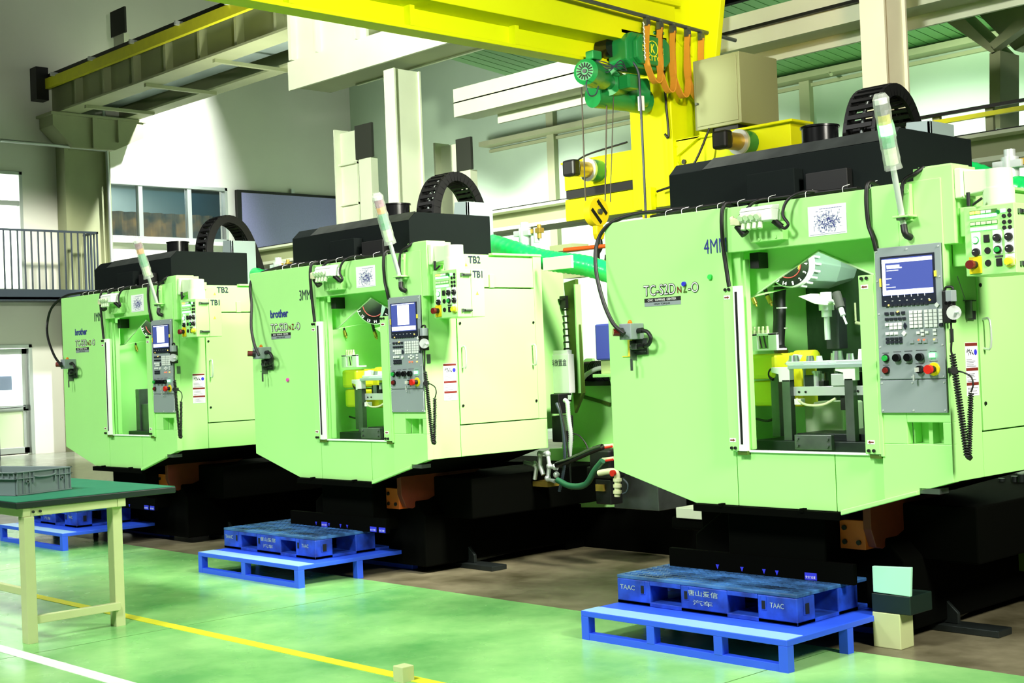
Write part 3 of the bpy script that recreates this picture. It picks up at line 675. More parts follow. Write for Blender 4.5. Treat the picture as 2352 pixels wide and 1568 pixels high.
# ================================================================== MACHINES
CACHE = {}
XL, XR, ZT = 0.0, 2.07, 2.201
def machine(key, pos, label, tag_txt, logo, full):
    t = thing('machining_centre', label, 'machine', pos, 'green tapping machines')
    def part(nm, fn, m, par=None, bev=0, lab=None, ck=None, share=True):
        k = (nm, ck)
        if share and ck is not None and k in CACHE:
            src = CACHE[k]; o = src.copy(); COL.objects.link(o)
        else:
            b = MB(); fn(b); o = b.build(nm, m, None, bev)
            if share and ck is not None: CACHE[k] = o
        o.parent = par if par is not None else t
        if lab: o['label'] = lab
        return o
    n_ = [0]
    def P(nm, m, bev=0, par=None, lab=None):
        """decorator: build a part, mesh shared between the three machines"""
        n_[0] += 1; c = n_[0]
        def dec(fn): return part(nm, fn, m, par, bev, lab, c)
        return dec
    def txt(nm, body, x, z, w, h, m, y=-.001, par=None, bold=0, lift=.002):
        return text(nm, body, (x, y, z), X, Z, w, h, m, par or t, bold, lift)
    g = 'green_paint'
    # ---- front sheets
    @P('front_panel', g, .003)
    def _(b): b.prism([(0, .828), (.578, .666), (.853, .666), (.853, ZT), (0, ZT)], 1, 0, .03)
    @P('front_panel', g, .003)
    def _(b): b.box(.857, 1.44, 0, .03, .666, .946)
    @P('front_panel', g, .003)
    def _(b): b.prism([(1.444, .666), (1.469, .666), (1.713, .733), (1.713, .946), (1.444, .946)], 1, 0, .03)
    @P('header_panel', g, .003)
    def _(b): b.box(.857, 1.709, -.004, .03, 1.966, ZT - .005)
    @P('column_cover', g, .003)
    def _(b):
        b.prism([(1.715, .734), (2.07, .831), (2.07, 1.0), (1.715, 1.0)], 1, -.02, .03)
        b.box(1.715, 1.85, -.02, .03, 1.0, ZT + .0); b.box(2.03, 2.07, -.02, .03, 1.0, 1.1)
        b.box(1.85, 2.07, -.02, .03, 1.1, ZT)
        b.box(1.86, 2.03, .09, .10, 1.0, 1.1); b.box(1.85, 1.86, .03, .1, 1.0, 1.1); b.box(2.03, 2.04, .03, .1, 1.0, 1.1); b.box(1.85, 2.04, .03, .1, .99, 1.0); b.box(1.85, 2.04, .03, .1, 1.1, 1.11)
    @P('column_head', g, .003)
    def _(b): b.box(1.93, 2.125, -.012, .2, 1.9, 2.255); b.box(1.95, 2.115, .0, .16, 2.25, 2.262)
    @P('jamb', g, .002)
    def _(b): b.box(.835, .902, -.035, 0, .95, 1.79); b.box(.918, .925, -.035, .02, .95, 1.79)
    @P('guide_strip', 'white', .001, None, 'white edge strip with black slot')
    def _(b): b.box(.902, .945, -.038, -.01, .95, 1.79)
    @P('slot', 'black')
    def _(b): b.box(.915, .928, -.041, -.038, .985, 1.76)
    @P('jamb', g, .002)
    def _(b): b.box(1.635, 1.713, -.035, 0, .95, 1.79); b.box(1.70, 1.728, -.03, .0, .94, 1.79)
    @P('jamb_foot', 'oil_olive')
    def _(b): b.box(.885, .945, -.03, 0, .93, .95); b.box(1.655, 1.715, -.03, 0, .93, .95)
    @P('sill', 'white', 0, None, 'thin bright sill edge')
    def _(b): b.box(.86, 1.71, -.012, .04, .943, .95)
    for (x, z) in ((.855, 1.775), (.878, 1.775), (.855, .965), (.878, .965), (1.655, 1.775), (1.682, 1.775), (1.655, .967), (1.682, .967)):
        @P('bolt', 'black')
        def _(b): b.cyl((x, -.044, z), (x, -.035, z), .008, n=8)
    for (x, z, d_) in ((.862, 1.735, 1), (.862, 1.005, 1), (1.667, 1.735, -1), (1.667, 1.007, -1)):
        @P('arrow_sticker', ['white', 'dark_red'], 0, None, 'white sticker with dark red arrow')
        def _(b):
            b.box(x - .019, x + .019, -.0365, -.035, z - .01, z + .01)
            b.prism([(x - .015 * d_, z - .003), (x + .004 * d_, z - .003), (x + .004 * d_, z - .007), (x + .015 * d_, z), (x + .004 * d_, z + .007), (x + .004 * d_, z + .003), (x - .015 * d_, z + .003)], 1, -.038, -.0365, 1)
    # ---- flank
    @P('side_panel', g, .003)
    def _(b):
        b.box(2.03, 2.065, .0, .272, .831, ZT); b.box(2.03, 2.065, .276, 1.092, .831, 1.038); b.box(2.03, 2.065, 1.012, 1.092, 1.042, ZT)
        b.box(2.03, 2.065, .276, 1.008, 1.965, ZT - .03); b.box(2.03, 2.072, .62, 1.092, 2.185, 2.2)
    @P('side_door', g, .003)
    def _(b): b.box(2.035, 2.07, .278, 1.006, 1.045, 1.955)
    @P('seam_backing', 'seam_dark')
    def _(b): b.box(2.02, 2.03, .02, 1.08, .84, 2.15); b.prism([(.05, .835), (.58, .68), (1.47, .68), (2.03, .838), (2.03, .94), (.05, .94)], 1, .032, .045)
    @P('side_band', g, .002)
    def _(b): b.box(2.065, 2.08, .58, .62, 1.96, 2.05); b.box(2.065, 2.078, .24, .30, 2.15, 2.21)
    @P('door_handle', 'zinc')
    def _(b): b.tube(smooth_path([(2.07, .31, 1.56), (2.105, .31, 1.555), (2.105, .31, 1.43), (2.07, .31, 1.425)], 3), .006, 6)
    @P('door_handle', 'zinc')
    def _(b): b.tube(smooth_path([(2.07, .965, 1.56), (2.105, .965, 1.555), (2.105, .965, 1.43), (2.07, .965, 1.425)], 3), .006, 6)
    for (y, z) in ((.30, 1.72), (.985, 1.72), (.30, 1.17), (.985, 1.17)):
        @P('lock', 'black')
        def _(b): b.cyl((2.068, y, z), (2.076, y, z), .009, n=8)
    # ---- back of the cabinet and closed underside
    @P('rear_shell', g)
    def _(b):
        b.box(0, .03, .03, 1.09, .83, ZT); b.box(0, 2.03, 1.06, 1.09, .83, ZT)
        b.box(0, 2.03, .03, 1.06, 2.17, 2.19)
    @P('underside', 'casting_shade_black')
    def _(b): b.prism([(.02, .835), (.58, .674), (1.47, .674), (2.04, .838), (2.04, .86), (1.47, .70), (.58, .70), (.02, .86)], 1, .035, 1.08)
    @P('drip_edge', 'casting_shade_black')
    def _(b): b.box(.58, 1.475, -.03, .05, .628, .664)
    @P('gutter', g, .004)
    def _(b): b.prism([(1.49, .655), (1.90, .77), (1.90, .79), (1.49, .68)], 1, -.045, -.012)
    @P('chute_bracket', 'dull_steel')
    def _(b): b.box(1.90, 2.0, -.02, .06, .775, .80)
    for x in (.75, 1.25):
        @P('clip', 'casting_shade_black')
        def _(b): b.box(x, x + .02, -.035, .0, .655, .675)
    # ---- inside of the working chamber
    @P('chamber', 'green_paint')
    def _(b):
        b.box(.62, .64, .03, 1.0, .9, 2.1); b.box(.62, 1.95, 1.0, 1.03, .9, 2.1); b.box(1.93, 1.95, .03, 1.0, .9, 2.1); b.box(.62, 1.95, .03, 1.0, 2.1, 2.12); b.box(.62, 1.95, .03, 1.03, .885, .9)
        b.box(.84, .90, .04, .07, .95, 1.97)
    @P('chamber_door_post', g, .004)
    def _(b): b.box(.865, .912, .06, .1, .95, 1.93)
    @P('hood', g, .003)
    def _(b):
        b.prism([(.80, 1.737), (.875, 1.737), (1.291, 1.942), (1.60, 1.80), (1.72, 1.76), (1.72, 2.05), (.80, 2.05)], 1, .165, .175)
        b.add([(.80, .17, 1.737), (.875, .17, 1.737), (.875, .60, 1.80), (.80, .60, 1.80)], [(0, 1, 2, 3)])
    @P('hood_edge', 'cream_paint')
    def _(b): b.tube([(.80, .163, 1.737), (.875, .163, 1.737), (1.291, .163, 1.942), (1.60, .163, 1.80)], .005, 5)
    @P('sensor', 'black')
    def _(b): b.box(.93, .985, .08, .16, 1.88, 1.96)
    # ---- roof
    @P('roof_cover', 'roof_black', .004)
    def _(b):
        b.prism([(.17, 2.19), (.92, 2.19), (.92, 2.50), (.235, 2.50), (.17, 2.44)], 0, .34, 1.735)
    @P('roof_edge', 'dull_steel')
    def _(b): b.add([(.575, .169, 2.443), (1.733, .169, 2.443), (1.733, .236, 2.505), (.60, .236, 2.505)], [(0, 1, 2, 3)])
    @P('roof_step', 'roof_black', .004)
    def _(b): b.box(.92, 1.215, .09, .17, 2.19, 2.365)
    @P('roof_bin', 'black', .004)
    def _(b): b.box(1.26, 1.5, .12, .17, 2.19, 2.33)
    @P('fan_cowl', 'black_gloss', .004)
    def _(b): b.cyl((1.0, .66, 2.49), (1.0, .66, 2.54), .13, n=24); b.cyl((1.0, .66, 2.54), (1.0, .66, 2.645), .098, n=24); b.cyl((1.0, .66, 2.645), (1.0, .66, 2.655), .106, n=24)
    @P('cable_tower', 'pale_metal', .003)
    def _(b): b.prism([(1.30, 2.2), (1.52, 2.2), (1.52, 2.63), (1.38, 2.64)], 1, .9, .92); b.box(1.5, 1.52, .9, 1.15, 2.2, 2.63)
    # energy chain: links following an arch in the y-z plane
    path = smooth_path([(0, .86, 2.42), (0, .85, 2.62), (0, .93, 2.80), (0, 1.06, 2.86), (0, 1.20, 2.80), (0, 1.30, 2.64), (0, 1.38, 2.42), (0, 1.42, 2.25)], 4)
    ch = part('cable_chain', lambda b: b.tube([(1.14, p.y, p.z) for p in path], .012, 6), 'festoon_orange' if False else 'dull_steel', ck='chain')
    for i in range(len(path) - 1):
        p, q = path[i], path[i + 1]; d = (q - p); L = d.length * 1.08; d.normalize(); nrm = Vector((0, -d.z, d.y))
        def link(b, p=p, q=q, d=d, L=L, nrm=nrm):
            c = (p + q) / 2
            for x0, x1 in ((1.04, 1.062), (1.22, 1.242)):
                vs = []
                for x in (x0, x1):
                    for s, e in ((-1, -1), (1, -1), (1, 1), (-1, 1)):
                        r = c + d * (L / 2 * s) + nrm * (.034 * e); vs.append((x, r.y, r.z))
                b.add(vs, [(3, 2, 1, 0), (4, 5, 6, 7), (0, 1, 5, 4), (1, 2, 6, 5), (2, 3, 7, 6), (3, 0, 4, 7)])
            for e in (-1, 1):
                vs = []
                for x in (1.062, 1.22):
                    for s, ee in ((-.45, -.006), (.45, -.006), (.45, .006), (-.45, .006)):
                        r = c + d * (L / 2 * s) + nrm * (.032 * e + ee); vs.append((x, r.y, r.z))
                b.add(vs, [(3, 2, 1, 0), (4, 5, 6, 7), (0, 1, 5, 4), (1, 2, 6, 5), (2, 3, 7, 6), (3, 0, 4, 7)])
        part('chain_link', link, 'black', ch, ck='link%d' % i)
    # ---- control panel
    x0, x1, z0, z1 = 1.727, 2.063, 1.144, 1.909; Wd = x1 - x0; Ht = z1 - z0; yf = -.034
    cp = part('control_panel', lambda b: (b.box(x0, x1, yf, -.02, z0 + Ht * .203, z1), b.box(x0, x1, yf, -.02, z0, z0 + Ht * .197), b.box(x0, x1, yf + .006, -.02, z0 + .01, z1)), 'panel_grey', None, .002, 'grey operator panel with screen and keypad', 'cp')
    def K(u, v): return (x0 + u * Wd, z1 - v * Ht)
    def kb(b, u, v, w, h, d=.006, mi=0):
        cx, cz_ = K(u, v); b.box(cx - w * Wd / 2, cx + w * Wd / 2, yf - d, yf, cz_ - h * Ht / 2, cz_ + h * Ht / 2, mi)
    part('screen_bezel', lambda b: kb(b, .50, .205, .82, .30, .004), 'bezel', cp, 0, None, 'bz')
    if full:
        scr = part('screen', lambda b: kb(b, .50, .180, .76, .225, .006), 'screen_blue', cp, 0, 'lit blue screen with white lines', 'scA')
        def lines(b):
            kb(b, .50, .085, .76, .022, .007); kb(b, .145, .19, .05, .2, .007); kb(b, .50, .275, .76, .03, .007)
            kb(b, .29, .115, .2, .012, .007); kb(b, .31, .127, .23, .008, .007); kb(b, .28, .142, .18, .005, .007); kb(b, .22, .19, .08, .005, .007); kb(b, .2, .225, .05, .004, .007); kb(b, .25, .243, .14, .004, .007)
            for q in range(6): kb(b, .25 + .1 * q, .296, .004, .018, .007)
        part('screen_lines', lines, 'screen_white', cp, ck='scl')
    else:
        part('screen', lambda b: kb(b, .50, .180, .76, .24, .006), 'screen_blue', cp, 0, 'lit screen with a white page', 'scB')
        part('screen_lines', lambda b: (kb(b, .50, .16, .36, .17, .007), kb(b, .50, .275, .74, .035, .007), kb(b, .5, .067, .7, .006, .007)), 'screen_white', cp, ck='sclB')
    part('screen_clip', lambda b: (kb(b, .085, .21, .025, .05, .008), kb(b, .915, .18, .025, .035, .008)), 'warn_yellow', cp, ck='clp')
    keys = []
    for i in range(10): keys.append((.17 + i * .066, .352, .05, .014, 'key_dark'))
    for i in range(7): keys.append((.15 + i * .11, .325, .02, .004, 'key_white'))
    for i in range(4): keys.append((.155 + i * .085, .400, .055, .018, 'key_dark'))
    for i in range(5): keys.append((.155 + i * .066, .434, .05, .016, 'key_dark'))
    for i in range(4): keys.append((.155 + i * .066, .466, .052, .018, 'key_white'))
    for i in range(3): keys.append((.22 + i * .066, .487, .052, .018, 'key_white'))
    for i in range(3): keys.append((.155 + i * .066, .520, .052, .017, 'key_white'))
    for j in range(2):
        for i in range(4): keys.append((.155 + i * .066, .553 + j * .021, .05, .016, 'key_dark'))
    for j in range(5):
        for i in range(7): keys.append((.53 + i * .068 + (.02 if i > 2 else 0) + (.01 if i > 5 else 0), .398 + j * .0215, .052, .018, 'key_white' if not (j == 4 and i == 6) else 'key_dark'))
    for u, v in ((.69, .512), (.69, .534), (.625, .523), (.755, .523), (.87, .512), (.87, .534)): keys.append((u, v, .05, .015, 'key_white'))
    for u in (.52, .64, .72, .87): keys.append((u, .575, .06, .02, 'panel_grey'))
    if full:
        protos = {}
        for (u, v, w, h, m) in keys:
            k_ = (w, h, m); cx, cz_ = K(u, v)
            if k_ not in protos:
                b = MB(); b.box(-w * Wd / 2, w * Wd / 2, -.006, 0, -h * Ht / 2, h * Ht / 2); o = b.build('key', m, cp); protos[k_] = o
            else:
                o = protos[k_].copy(); COL.objects.link(o)
            o.location = (cx, yf, cz_)
    else:
        for m in ('key_dark', 'key_white'):
            o = part('keypad', lambda b: [kb(b, u, v, w, h, .006) for (u, v, w, h, mm) in keys if mm == m], m, cp, ck='kp' + m); o['kind'] = 'stuff'
    def disc(nm, m, u, v, r, d=.012, d0=0, lab=None):
        cx, cz_ = K(u, v); part(nm, lambda b: b.cyl((cx, yf - d0, cz_), (cx, yf - d0 - d, cz_), r, r * .92, n=18), m, cp, 0, lab, '%s%.3f%.3f%s' % (nm, u, v, m))
    for (u, v, m) in ((.20, .349, 'lamp_orange'), (.82, .333, 'lamp_orange'), (.33, .392, 'lamp_orange'), (.63, .567, 'lamp_red'), (.71, .567, 'lamp_red'), (.86, .567, 'lamp_orange')): disc('indicator', m, u, v, .004, .008)
    for u, v in ((.92, .365), (.41, .523)):
        cx, cz_ = K(u, v)
        part('diamond_key', lambda b: b.prism([(cx - .012, cz_), (cx, cz_ - .013), (cx + .012, cz_), (cx, cz_ + .013)], 1, yf - .006, yf), 'key_white', cp, ck='dk%.2f' % u)
    part('arrow_key', lambda b: [b.prism([(K(.43, v)[0] - .009, K(.43, v)[1] - s * .007), (K(.43, v)[0] + .009, K(.43, v)[1] - s * .007), (K(.43, v)[0], K(.43, v)[1] + s * .008)], 1, yf - .005, yf) for v, s in ((.468, 1), (.490, -1))], 'bezel', cp, ck='ak')
    for (u, v, m) in ((.11, .668, 'button_green'), (.11, .742, 'deep_red')):
        disc('button_collar', 'black', u, v, .019, .008); disc('push_button', m, u, v, .014, .018)
    for (u, v) in ((.29, .668), (.46, .668), (.64, .668), (.63, .742)):
        disc('selector_knob', 'black_gloss', u, v, .019, .02)
    part('key_switch', lambda b: (b.box(K(.63, .742)[0] - .003, K(.63, .742)[0] + .003, yf - .05, yf - .02, K(.63, .742)[1] - .01, K(.63, .742)[1] + .01), b.box(K(.57, .78)[0] - .004, K(.57, .78)[0] + .004, yf - .03, yf - .022, K(.57, .79)[1] - .014, K(.57, .77)[1])), 'zinc', cp, ck='ks')
    part('lit_button', lambda b: kb(b, .82, .66, .075, .025, .012), 'lamp_green', cp, 0, 'glowing green button', 'lb')
    disc('stop_plate', 'yellow', .83, .742, .031, .004, 0, 'yellow disc'); disc('stop_stem', 'black', .825, .742, .016, .03); disc('stop_button', 'red', .81, .742, .022, .016, .03, 'red mushroom stop button')
    for u, v in ((.03, .02), (.5, .02), (.97, .02), (.03, .2), (.97, .2), (.03, .4), (.97, .4), (.03, .6), (.97, .6), (.03, .785), (.5, .785), (.97, .785), (.03, .82), (.5, .82), (.97, .82), (.03, .985), (.5, .985), (.97, .985)): disc('screw', 'zinc', u, v, .0045, .003)
    for u, v, w in ((.11, .637, .1), (.29, .632, .12), (.46, .63, .12), (.66, .628, .17), (.83, .637, .1), (.11, .71, .1), (.46, .705, .1), (.62, .708, .12), (.83, .695, .12)):
        part('print_line', lambda b: kb(b, u, v, w, .003, .0008), 'ink_black', cp, ck='pl%.3f%.3f' % (u, v))
    # ---- button box on the corner
    bb = part('button_box', lambda b: b.box(2.165, 2.40, 0, .235, 1.748, 2.054), g, None, .004, 'switch box with rows of lit buttons', 'bb')
    part('box_mount', lambda b: (b.box(2.07, 2.17, .06, .2, 1.80, 1.98), b.box(2.125, 2.20, .03, .06, 1.93, 2.06)), g, None, .003, None, 'bm')
    def bq(nm, m, x, z, w, h, d=.006, lab=None): part(nm, lambda b: b.box(x - w / 2, x + w / 2, -d, 0, z - h / 2, z + h / 2), m, bb, .0015 if d > .003 else 0, lab, '%s%.3f%.3f' % (nm, x, z))
    def bc(nm, m, x, z, r, d=.012, d0=0, lab=None): part(nm, lambda b: b.cyl((x, -d0, z), (x, -d0 - d, z), r, r * .93, n=16), m, bb, 0, lab, '%s%.3f%.3f%.3f' % (nm, x, z, d0))
    xs5 = [2.207 + i * .0255 for i in range(5)]
    for i in range(4): bq('lit_button' if i < 2 else 'button', 'lamp_orange' if i < 2 else 'key_white', xs5[i], 2.026, .022, .013)
    for i in range(5): bq('lit_button', 'lamp_green', xs5[i], 2.008, .023, .014)
    for i in range(5): bq('button', 'cream_paint', xs5[i], 1.977, .022, .013)
    for i in range(5): bq('lit_button', 'lamp_green', xs5[i], 1.953, .023, .014)
    bq('button_frame', 'seam_dark', 2.258, 2.026, .128, .019, .002); bq('button_frame', 'seam_dark', 2.258, 1.977, .128, .019, .002)
    bq('lit_button', 'lamp_green', 2.350, 2.022, .022, .016)
    for (x, z) in ((2.325, 2.02), (2.352, 1.999), (2.378, 2.02), (2.378, 2.0), (2.352, 1.972), (2.378, 1.972), (2.352, 1.948), (2.378, 1.948)): bc('lamp_cap', 'black' if x > 2.33 else 'hoist_green', x, z, .0095, .004)
    for (x, z) in ((2.218, 1.905), (2.218, 1.857), (2.318, 1.907), (2.318, 1.855), (2.372, 1.907), (2.372, 1.855), (2.372, 1.80)): bq('name_plate', 'paper', x, z + .008, .042, .052, .0015)
    bc('lamp_ring', 'button_green', 2.216, 1.905, .017, .006); bc('lit_button', 'lamp_white', 2.216, 1.905, .013, .012)
    for (x, z) in ((2.318, 1.907), (2.372, 1.907), (2.218, 1.852), (2.372, 1.855)): bc('selector_knob', 'black', x, z, .018, .014); bq('knob_mark', 'white', x - .007, z + .004, .008, .003, .0155)
    for (x, z) in ((2.27, 1.855), (2.27, 1.80)): bc('blank_plug', 'black', x, z, .015, .004)
    bc('button_collar', 'black', 2.318, 1.855, .018, .008); bc('push_button', 'button_green', 2.318, 1.855, .012, .016)
    bq('counter', 'black', 2.268, 1.908, .027, .034, .005); bq('counter', 'black', 2.322, 1.80, .027, .034, .005); bq('counter_plate', 'dull_steel', 2.322, 1.826, .036, .008, .003)
    bq('stop_plate', 'yellow', 2.212, 1.795, .058, .075, .006, 'yellow guard plate'); bc('stop_stem', 'black', 2.21, 1.797, .017, .03, .006); bc('stop_button', 'deep_red', 2.206, 1.797, .021, .018, .03, 'dark red mushroom stop button')
    bc('guard_ring', 'yellow_clear', 2.372, 1.797, .026, .012); bc('push_button', 'lime_yellow', 2.37, 1.799, .016, .022, .005, 'yellow push button')
    for z in (2.018, 1.79):
        part('latch', lambda b: (b.box(2.40, 2.412, .03, .045, z - .01, z + .01), b.cyl((2.412, .05, z), (2.412, .11, z), .008, n=8), b.box(2.40, 2.406, .045, .12, z - .006, z + .006)), 'dull_steel', bb, 0, None, 'lt%.2f' % z)
    part('box_seam', lambda b: b.box(2.4, 2.4015, .118, .12, 1.75, 2.05), 'seam_dark', bb, 0, None, 'bseam')
    def tri_sign(nm, y, z, xx, par):
        part(nm, lambda b: b.prism([(y - .012, z - .01), (y + .012, z - .01), (y, z + .012)], 0, xx, xx + .001), 'warn_yellow', par, 0, 'small yellow warning triangle', 'ts%.2f%.2f' % (y, z))
    tri_sign('warning_sign', .17, 1.90, 2.4002, bb); tri_sign('warning_sign', .38, 2.115, 2.0655, t)
    text('lettering', 'TB1', (2.4005, .135, 2.0 - .0), Y, Z, .085, .045, 'ink_dark', bb, .025)
    text('lettering', 'TB2', (2.066, .40, 2.125), Y, Z, .11, .05, 'ink_dark', t, .025)
    # arm duct to the box
    @P('arm_duct', 'cream_paint', .006)
    def _(b):
        b.box(2.125, 2.16, .0, .13, 2.10, 2.235); b.prism([(2.16, 2.11), (2.28, 2.12), (2.28, 2.215), (2.16, 2.225)], 1, .02, .12)
        b.cyl((2.295, .075, 2.055), (2.295, .075, 2.13), .068, n=24); b.cyl((2.295, .075, 2.13), (2.295, .075, 2.215), .062, n=24)
    @P('clamp_lever', 'black')
    def _(b): b.cyl((2.19, .0, 2.06), (2.19, .0, 2.12), .009, n=8); b.tube([(2.22, -.02, 2.06), (2.265, -.02, 2.085)], .006, 6)
    # ---- signal tower wrapped in film
    pb0 = Vector((1.894, -.056, 2.03)); pt0 = Vector((1.915, -.235, 2.56)); dv = (pt0 - pb0)
    @P('tower_bracket', g, .003)
    def _(b):
        b.box(1.87, 1.93, -.045, -.02, 2.02, 2.19); b.box(1.86, 1.95, -.09, -.02, 2.035, 2.045); b.cyl((1.915, -.05, 2.155), (1.915, -.04, 2.155), .011, n=8)
    lt = part('signal_tower', lambda b: b.cyl(pb0 - dv * .05, pb0 + dv * .5, .014, n=12), 'zinc', None, 0, 'signal lamp tower on a leaning pole wrapped in clear film', 'st')
    part('pole_nut', lambda b: b.cyl(pb0 + dv * .0, pb0 + dv * .03, .028, n=8), 'dull_steel', lt, ck='pn')
    part('pole_cable', lambda b: b.tube(smooth_path([pb0 - dv * .05, pb0 + Vector((.012, 0, -.07)), pb0 + Vector((.02, .03, -.085))], 4), .016, 8), 'black', lt, ck='pc')
    secs = [(.46, .60, 'cream_paint', 'tower_body'), (.60, .70, 'lens_green', 'lamp_lens'), (.70, .79, 'lamp_green' if full else 'lens_green', 'lamp_lens'), (.79, .87, 'lens_yellow' if full else 'lens_orange', 'lamp_lens'), (.87, .955, 'dull_steel' if full else 'lens_red', 'lamp_lens'), (.955, 1.0, 'white', 'tower_cap')]
    for (a, c, m, nm) in secs:
        part(nm, lambda b: b.cyl(pb0 + dv * a, pb0 + dv * (c - .004), .028, n=16), m, lt, ck='sec%.2f%s' % (a, m))
    def wrap(b):
        random.seed(3); k = 14; n = 12; vs = []
        uu = dv.normalized().orthogonal().normalized(); ww = dv.normalized().cross(uu)
        for i in range(k + 1):
            f = .42 + .62 * i / k; c = pb0 + dv * f
            for j in range(n):
                r = .037 + random.uniform(-.003, .004) + (.006 if i == 0 else 0) - (.012 if i == k else 0); a = 2 * PI * j / n
                vs.append(c + (uu * math.cos(a) + ww * math.sin(a)) * r)
        b.add(vs, [(i * n + j, i * n + (j + 1) % n, (i + 1) * n + (j + 1) % n, (i + 1) * n + j) for i in range(k) for j in range(n)], 0, False)
    part('film_wrap', wrap, 'clear_wrap', lt, 0, 'crinkled clear plastic film', 'wr')
    # ---- valve unit on the header
    vu = part('valve_unit', lambda b: (b.box(1.03, 1.22, -.125, -.045, 2.095, 2.15), b.prism([(-.13, 2.15), (-.05, 2.15), (-.05, 2.175), (-.11, 2.17)], 0, 1.03, 1.22)), 'white', None, .004, 'white solenoid valve unit on a bracket', 'vu')
    for i in range(4):
        part('valve_coil', lambda b: (b.cyl((1.045 + i * .034, -.125, 2.125), (1.045 + i * .034, -.145, 2.115), .015, n=12), b.cyl((1.045 + i * .034, -.11, 2.095), (1.045 + i * .034, -.12, 2.06), .013, n=12)), 'cream_paint', vu, ck='vc%d' % i)
    part('valve_connector', lambda b: (b.box(.965, 1.0, -.12, -.08, 2.09, 2.125), b.box(1.0, 1.03, -.13, -.09, 2.085, 2.12), b.cyl((.985, -.1, 2.1), (.96, -.1, 2.13), .014, n=10)), 'pvc_cream', vu, .004, None, 'vcn')
    part('valve_plug', lambda b: b.cyl((1.0, -.1, 2.09), (1.035, -.09, 2.04), .024, n=10), 'black', vu, ck='vp')
    part('valve_plug', lambda b: b.cyl((1.20, -.08, 2.095), (1.235, -.06, 2.06), .016, n=10), 'black', vu, ck='vp2')
    part('valve_bracket', lambda b: (b.box(1.03, 1.23, -.05, -.0, 2.0, 2.09), b.cyl((1.09, -.056, 2.012), (1.09, -.05, 2.012), .008, n=8), b.cyl((1.19, -.056, 2.016), (1.19, -.05, 2.016), .008, n=8)), g, vu, .002, None, 'vb')
    # diagram sheet
    ps = part('diagram_sheet', lambda b: b.box(1.352, 1.568, -.006, -.0042, 2.0, 2.145), 'paper', None, 0, 'white sheet with a blue line diagram', 'ds')
    def scrib(b):
        random.seed(11)
        for _ in range(330):
            x = random.gauss(1.46, .045); z = random.gauss(2.062, .025)
            if not (1.38 < x < 1.545 and 2.012 < z < 2.12): continue
            w = random.uniform(.002, .014); h = random.uniform(.001, .008)
            if random.random() < .5: w, h = .0018, h * 1.8
            else: h = .0018
            b.box(x, x + w, -.0068, -.006, z, z + h)
        for i in range(14): b.box(1.42 + i * .009, 1.426 + i * .009, -.0068, -.006, 2.128, 2.1305)
        b.box(1.36, 1.56, -.0068, -.006, 2.0065, 2.0075)
    part('diagram_print', scrib, 'ink_blue', ps, ck='scrib')
    # ---- cables on the front
    @P('cable', 'black')
    def _(b):
        b.tube(smooth_path([(.86, .10, 2.21), (.858, -.01, 2.215), (.85, -.035, 2.15), (.848, -.03, 2.0), (.865, -.03, 1.86), (.875, -.03, 1.79)], 5), .011, 8)
        b.tube(smooth_path([(1.70, .10, 2.21), (1.70, -.01, 2.225), (1.695, -.03, 2.15), (1.70, -.03, 2.03), (1.725, -.035, 1.96), (1.735, -.03, 1.90)], 5), .011, 8)
        b.tube(smooth_path([(1.98, .0, 2.26), (1.95, -.03, 2.23), (1.90, -.04, 2.20), (1.885, -.05, 2.1), (1.90, -.06, 2.03)], 5), .011, 8)
        b.tube(smooth_path([(1.40, .09, 2.22), (1.33, .0, 2.225), (1.27, -.05, 2.19), (1.25, -.07, 2.12), (1.28, -.07, 2.07), (1.26, -.07, 2.05), (1.235, -.065, 2.06)], 5), .008, 8)
        b.tube(smooth_path([(1.10, .09, 2.22), (1.06, -.0, 2.215), (1.01, -.06, 2.16), (.99, -.09, 2.12)], 5), .007, 8)
        b.tube(smooth_path([(1.10, .09, 2.225), (1.05, -.03, 2.205), (1.03, -.08, 2.15)], 5), .005, 6)
        for k_ in range(4): b.tube(smooth_path([(.30 + k_ * .05, .05 + .015 * k_, 2.212), (.7, .03 + .015 * k_, 2.225 + .004 * (k_ % 2)), (1.1, .04 + .012 * k_, 2.22), (1.6, .05 + .01 * k_, 2.215)], 5), .008, 6)
    for x in (.45, .56, .66, .80, .93, 1.12, 1.34, 1.55, 1.70):
        @P('cable_tie', 'white')
        def _(b): b.tube(smooth_path([(x, .0, 2.195), (x + .002, .0, 2.222), (x + .008, .05, 2.236)], 4), .0016, 4)
    # ---- junction box, plugs and hanging cable at the left
    jb = part('junction_box', lambda b: b.box(.178, .262, -.11, -.0, 1.545, 1.632), 'panel_grey', None, .004, 'small grey connector box with red plug', 'jb')
    part('beacon', lambda b: (b.cyl((.215, -.06, 1.632), (.215, -.06, 1.638), .014, n=12), b.sphere((.215, -.06, 1.64), .012, 10)), 'amber', jb, ck='bcn')
    part('plug', lambda b: b.cyl((.20, -.11, 1.585), (.17, -.15, 1.588), .021, n=14), 'deep_red', jb, ck='pr')
    part('plug_ring', lambda b: b.cyl((.205, -.108, 1.585), (.195, -.122, 1.586), .024, n=14), 'black', jb, ck='prr')
    part('plug', lambda b: (b.cyl((.262, -.05, 1.59), (.30, -.055, 1.592), .015, n=12), b.cyl((.262, -.04, 1.505), (.30, -.045, 1.507), .015, n=12)), 'black', jb, ck='pk')
    part('socket', lambda b: (b.box(.215, .252, -.06, -.01, 1.488, 1.522), b.cyl((.2, -.04, 1.505), (.215, -.04, 1.505), .016, n=10)), 'dull_steel', jb, .003, None, 'sk')
    part('mount_plate', lambda b: (b.box(.165, .198, -.03, -.0, 1.455, 1.545), b.box(.10, .165, -.006, -.001, 1.452, 1.456)), 'warn_yellow' if full else g, jb, 0, None, 'mp%d' % full)
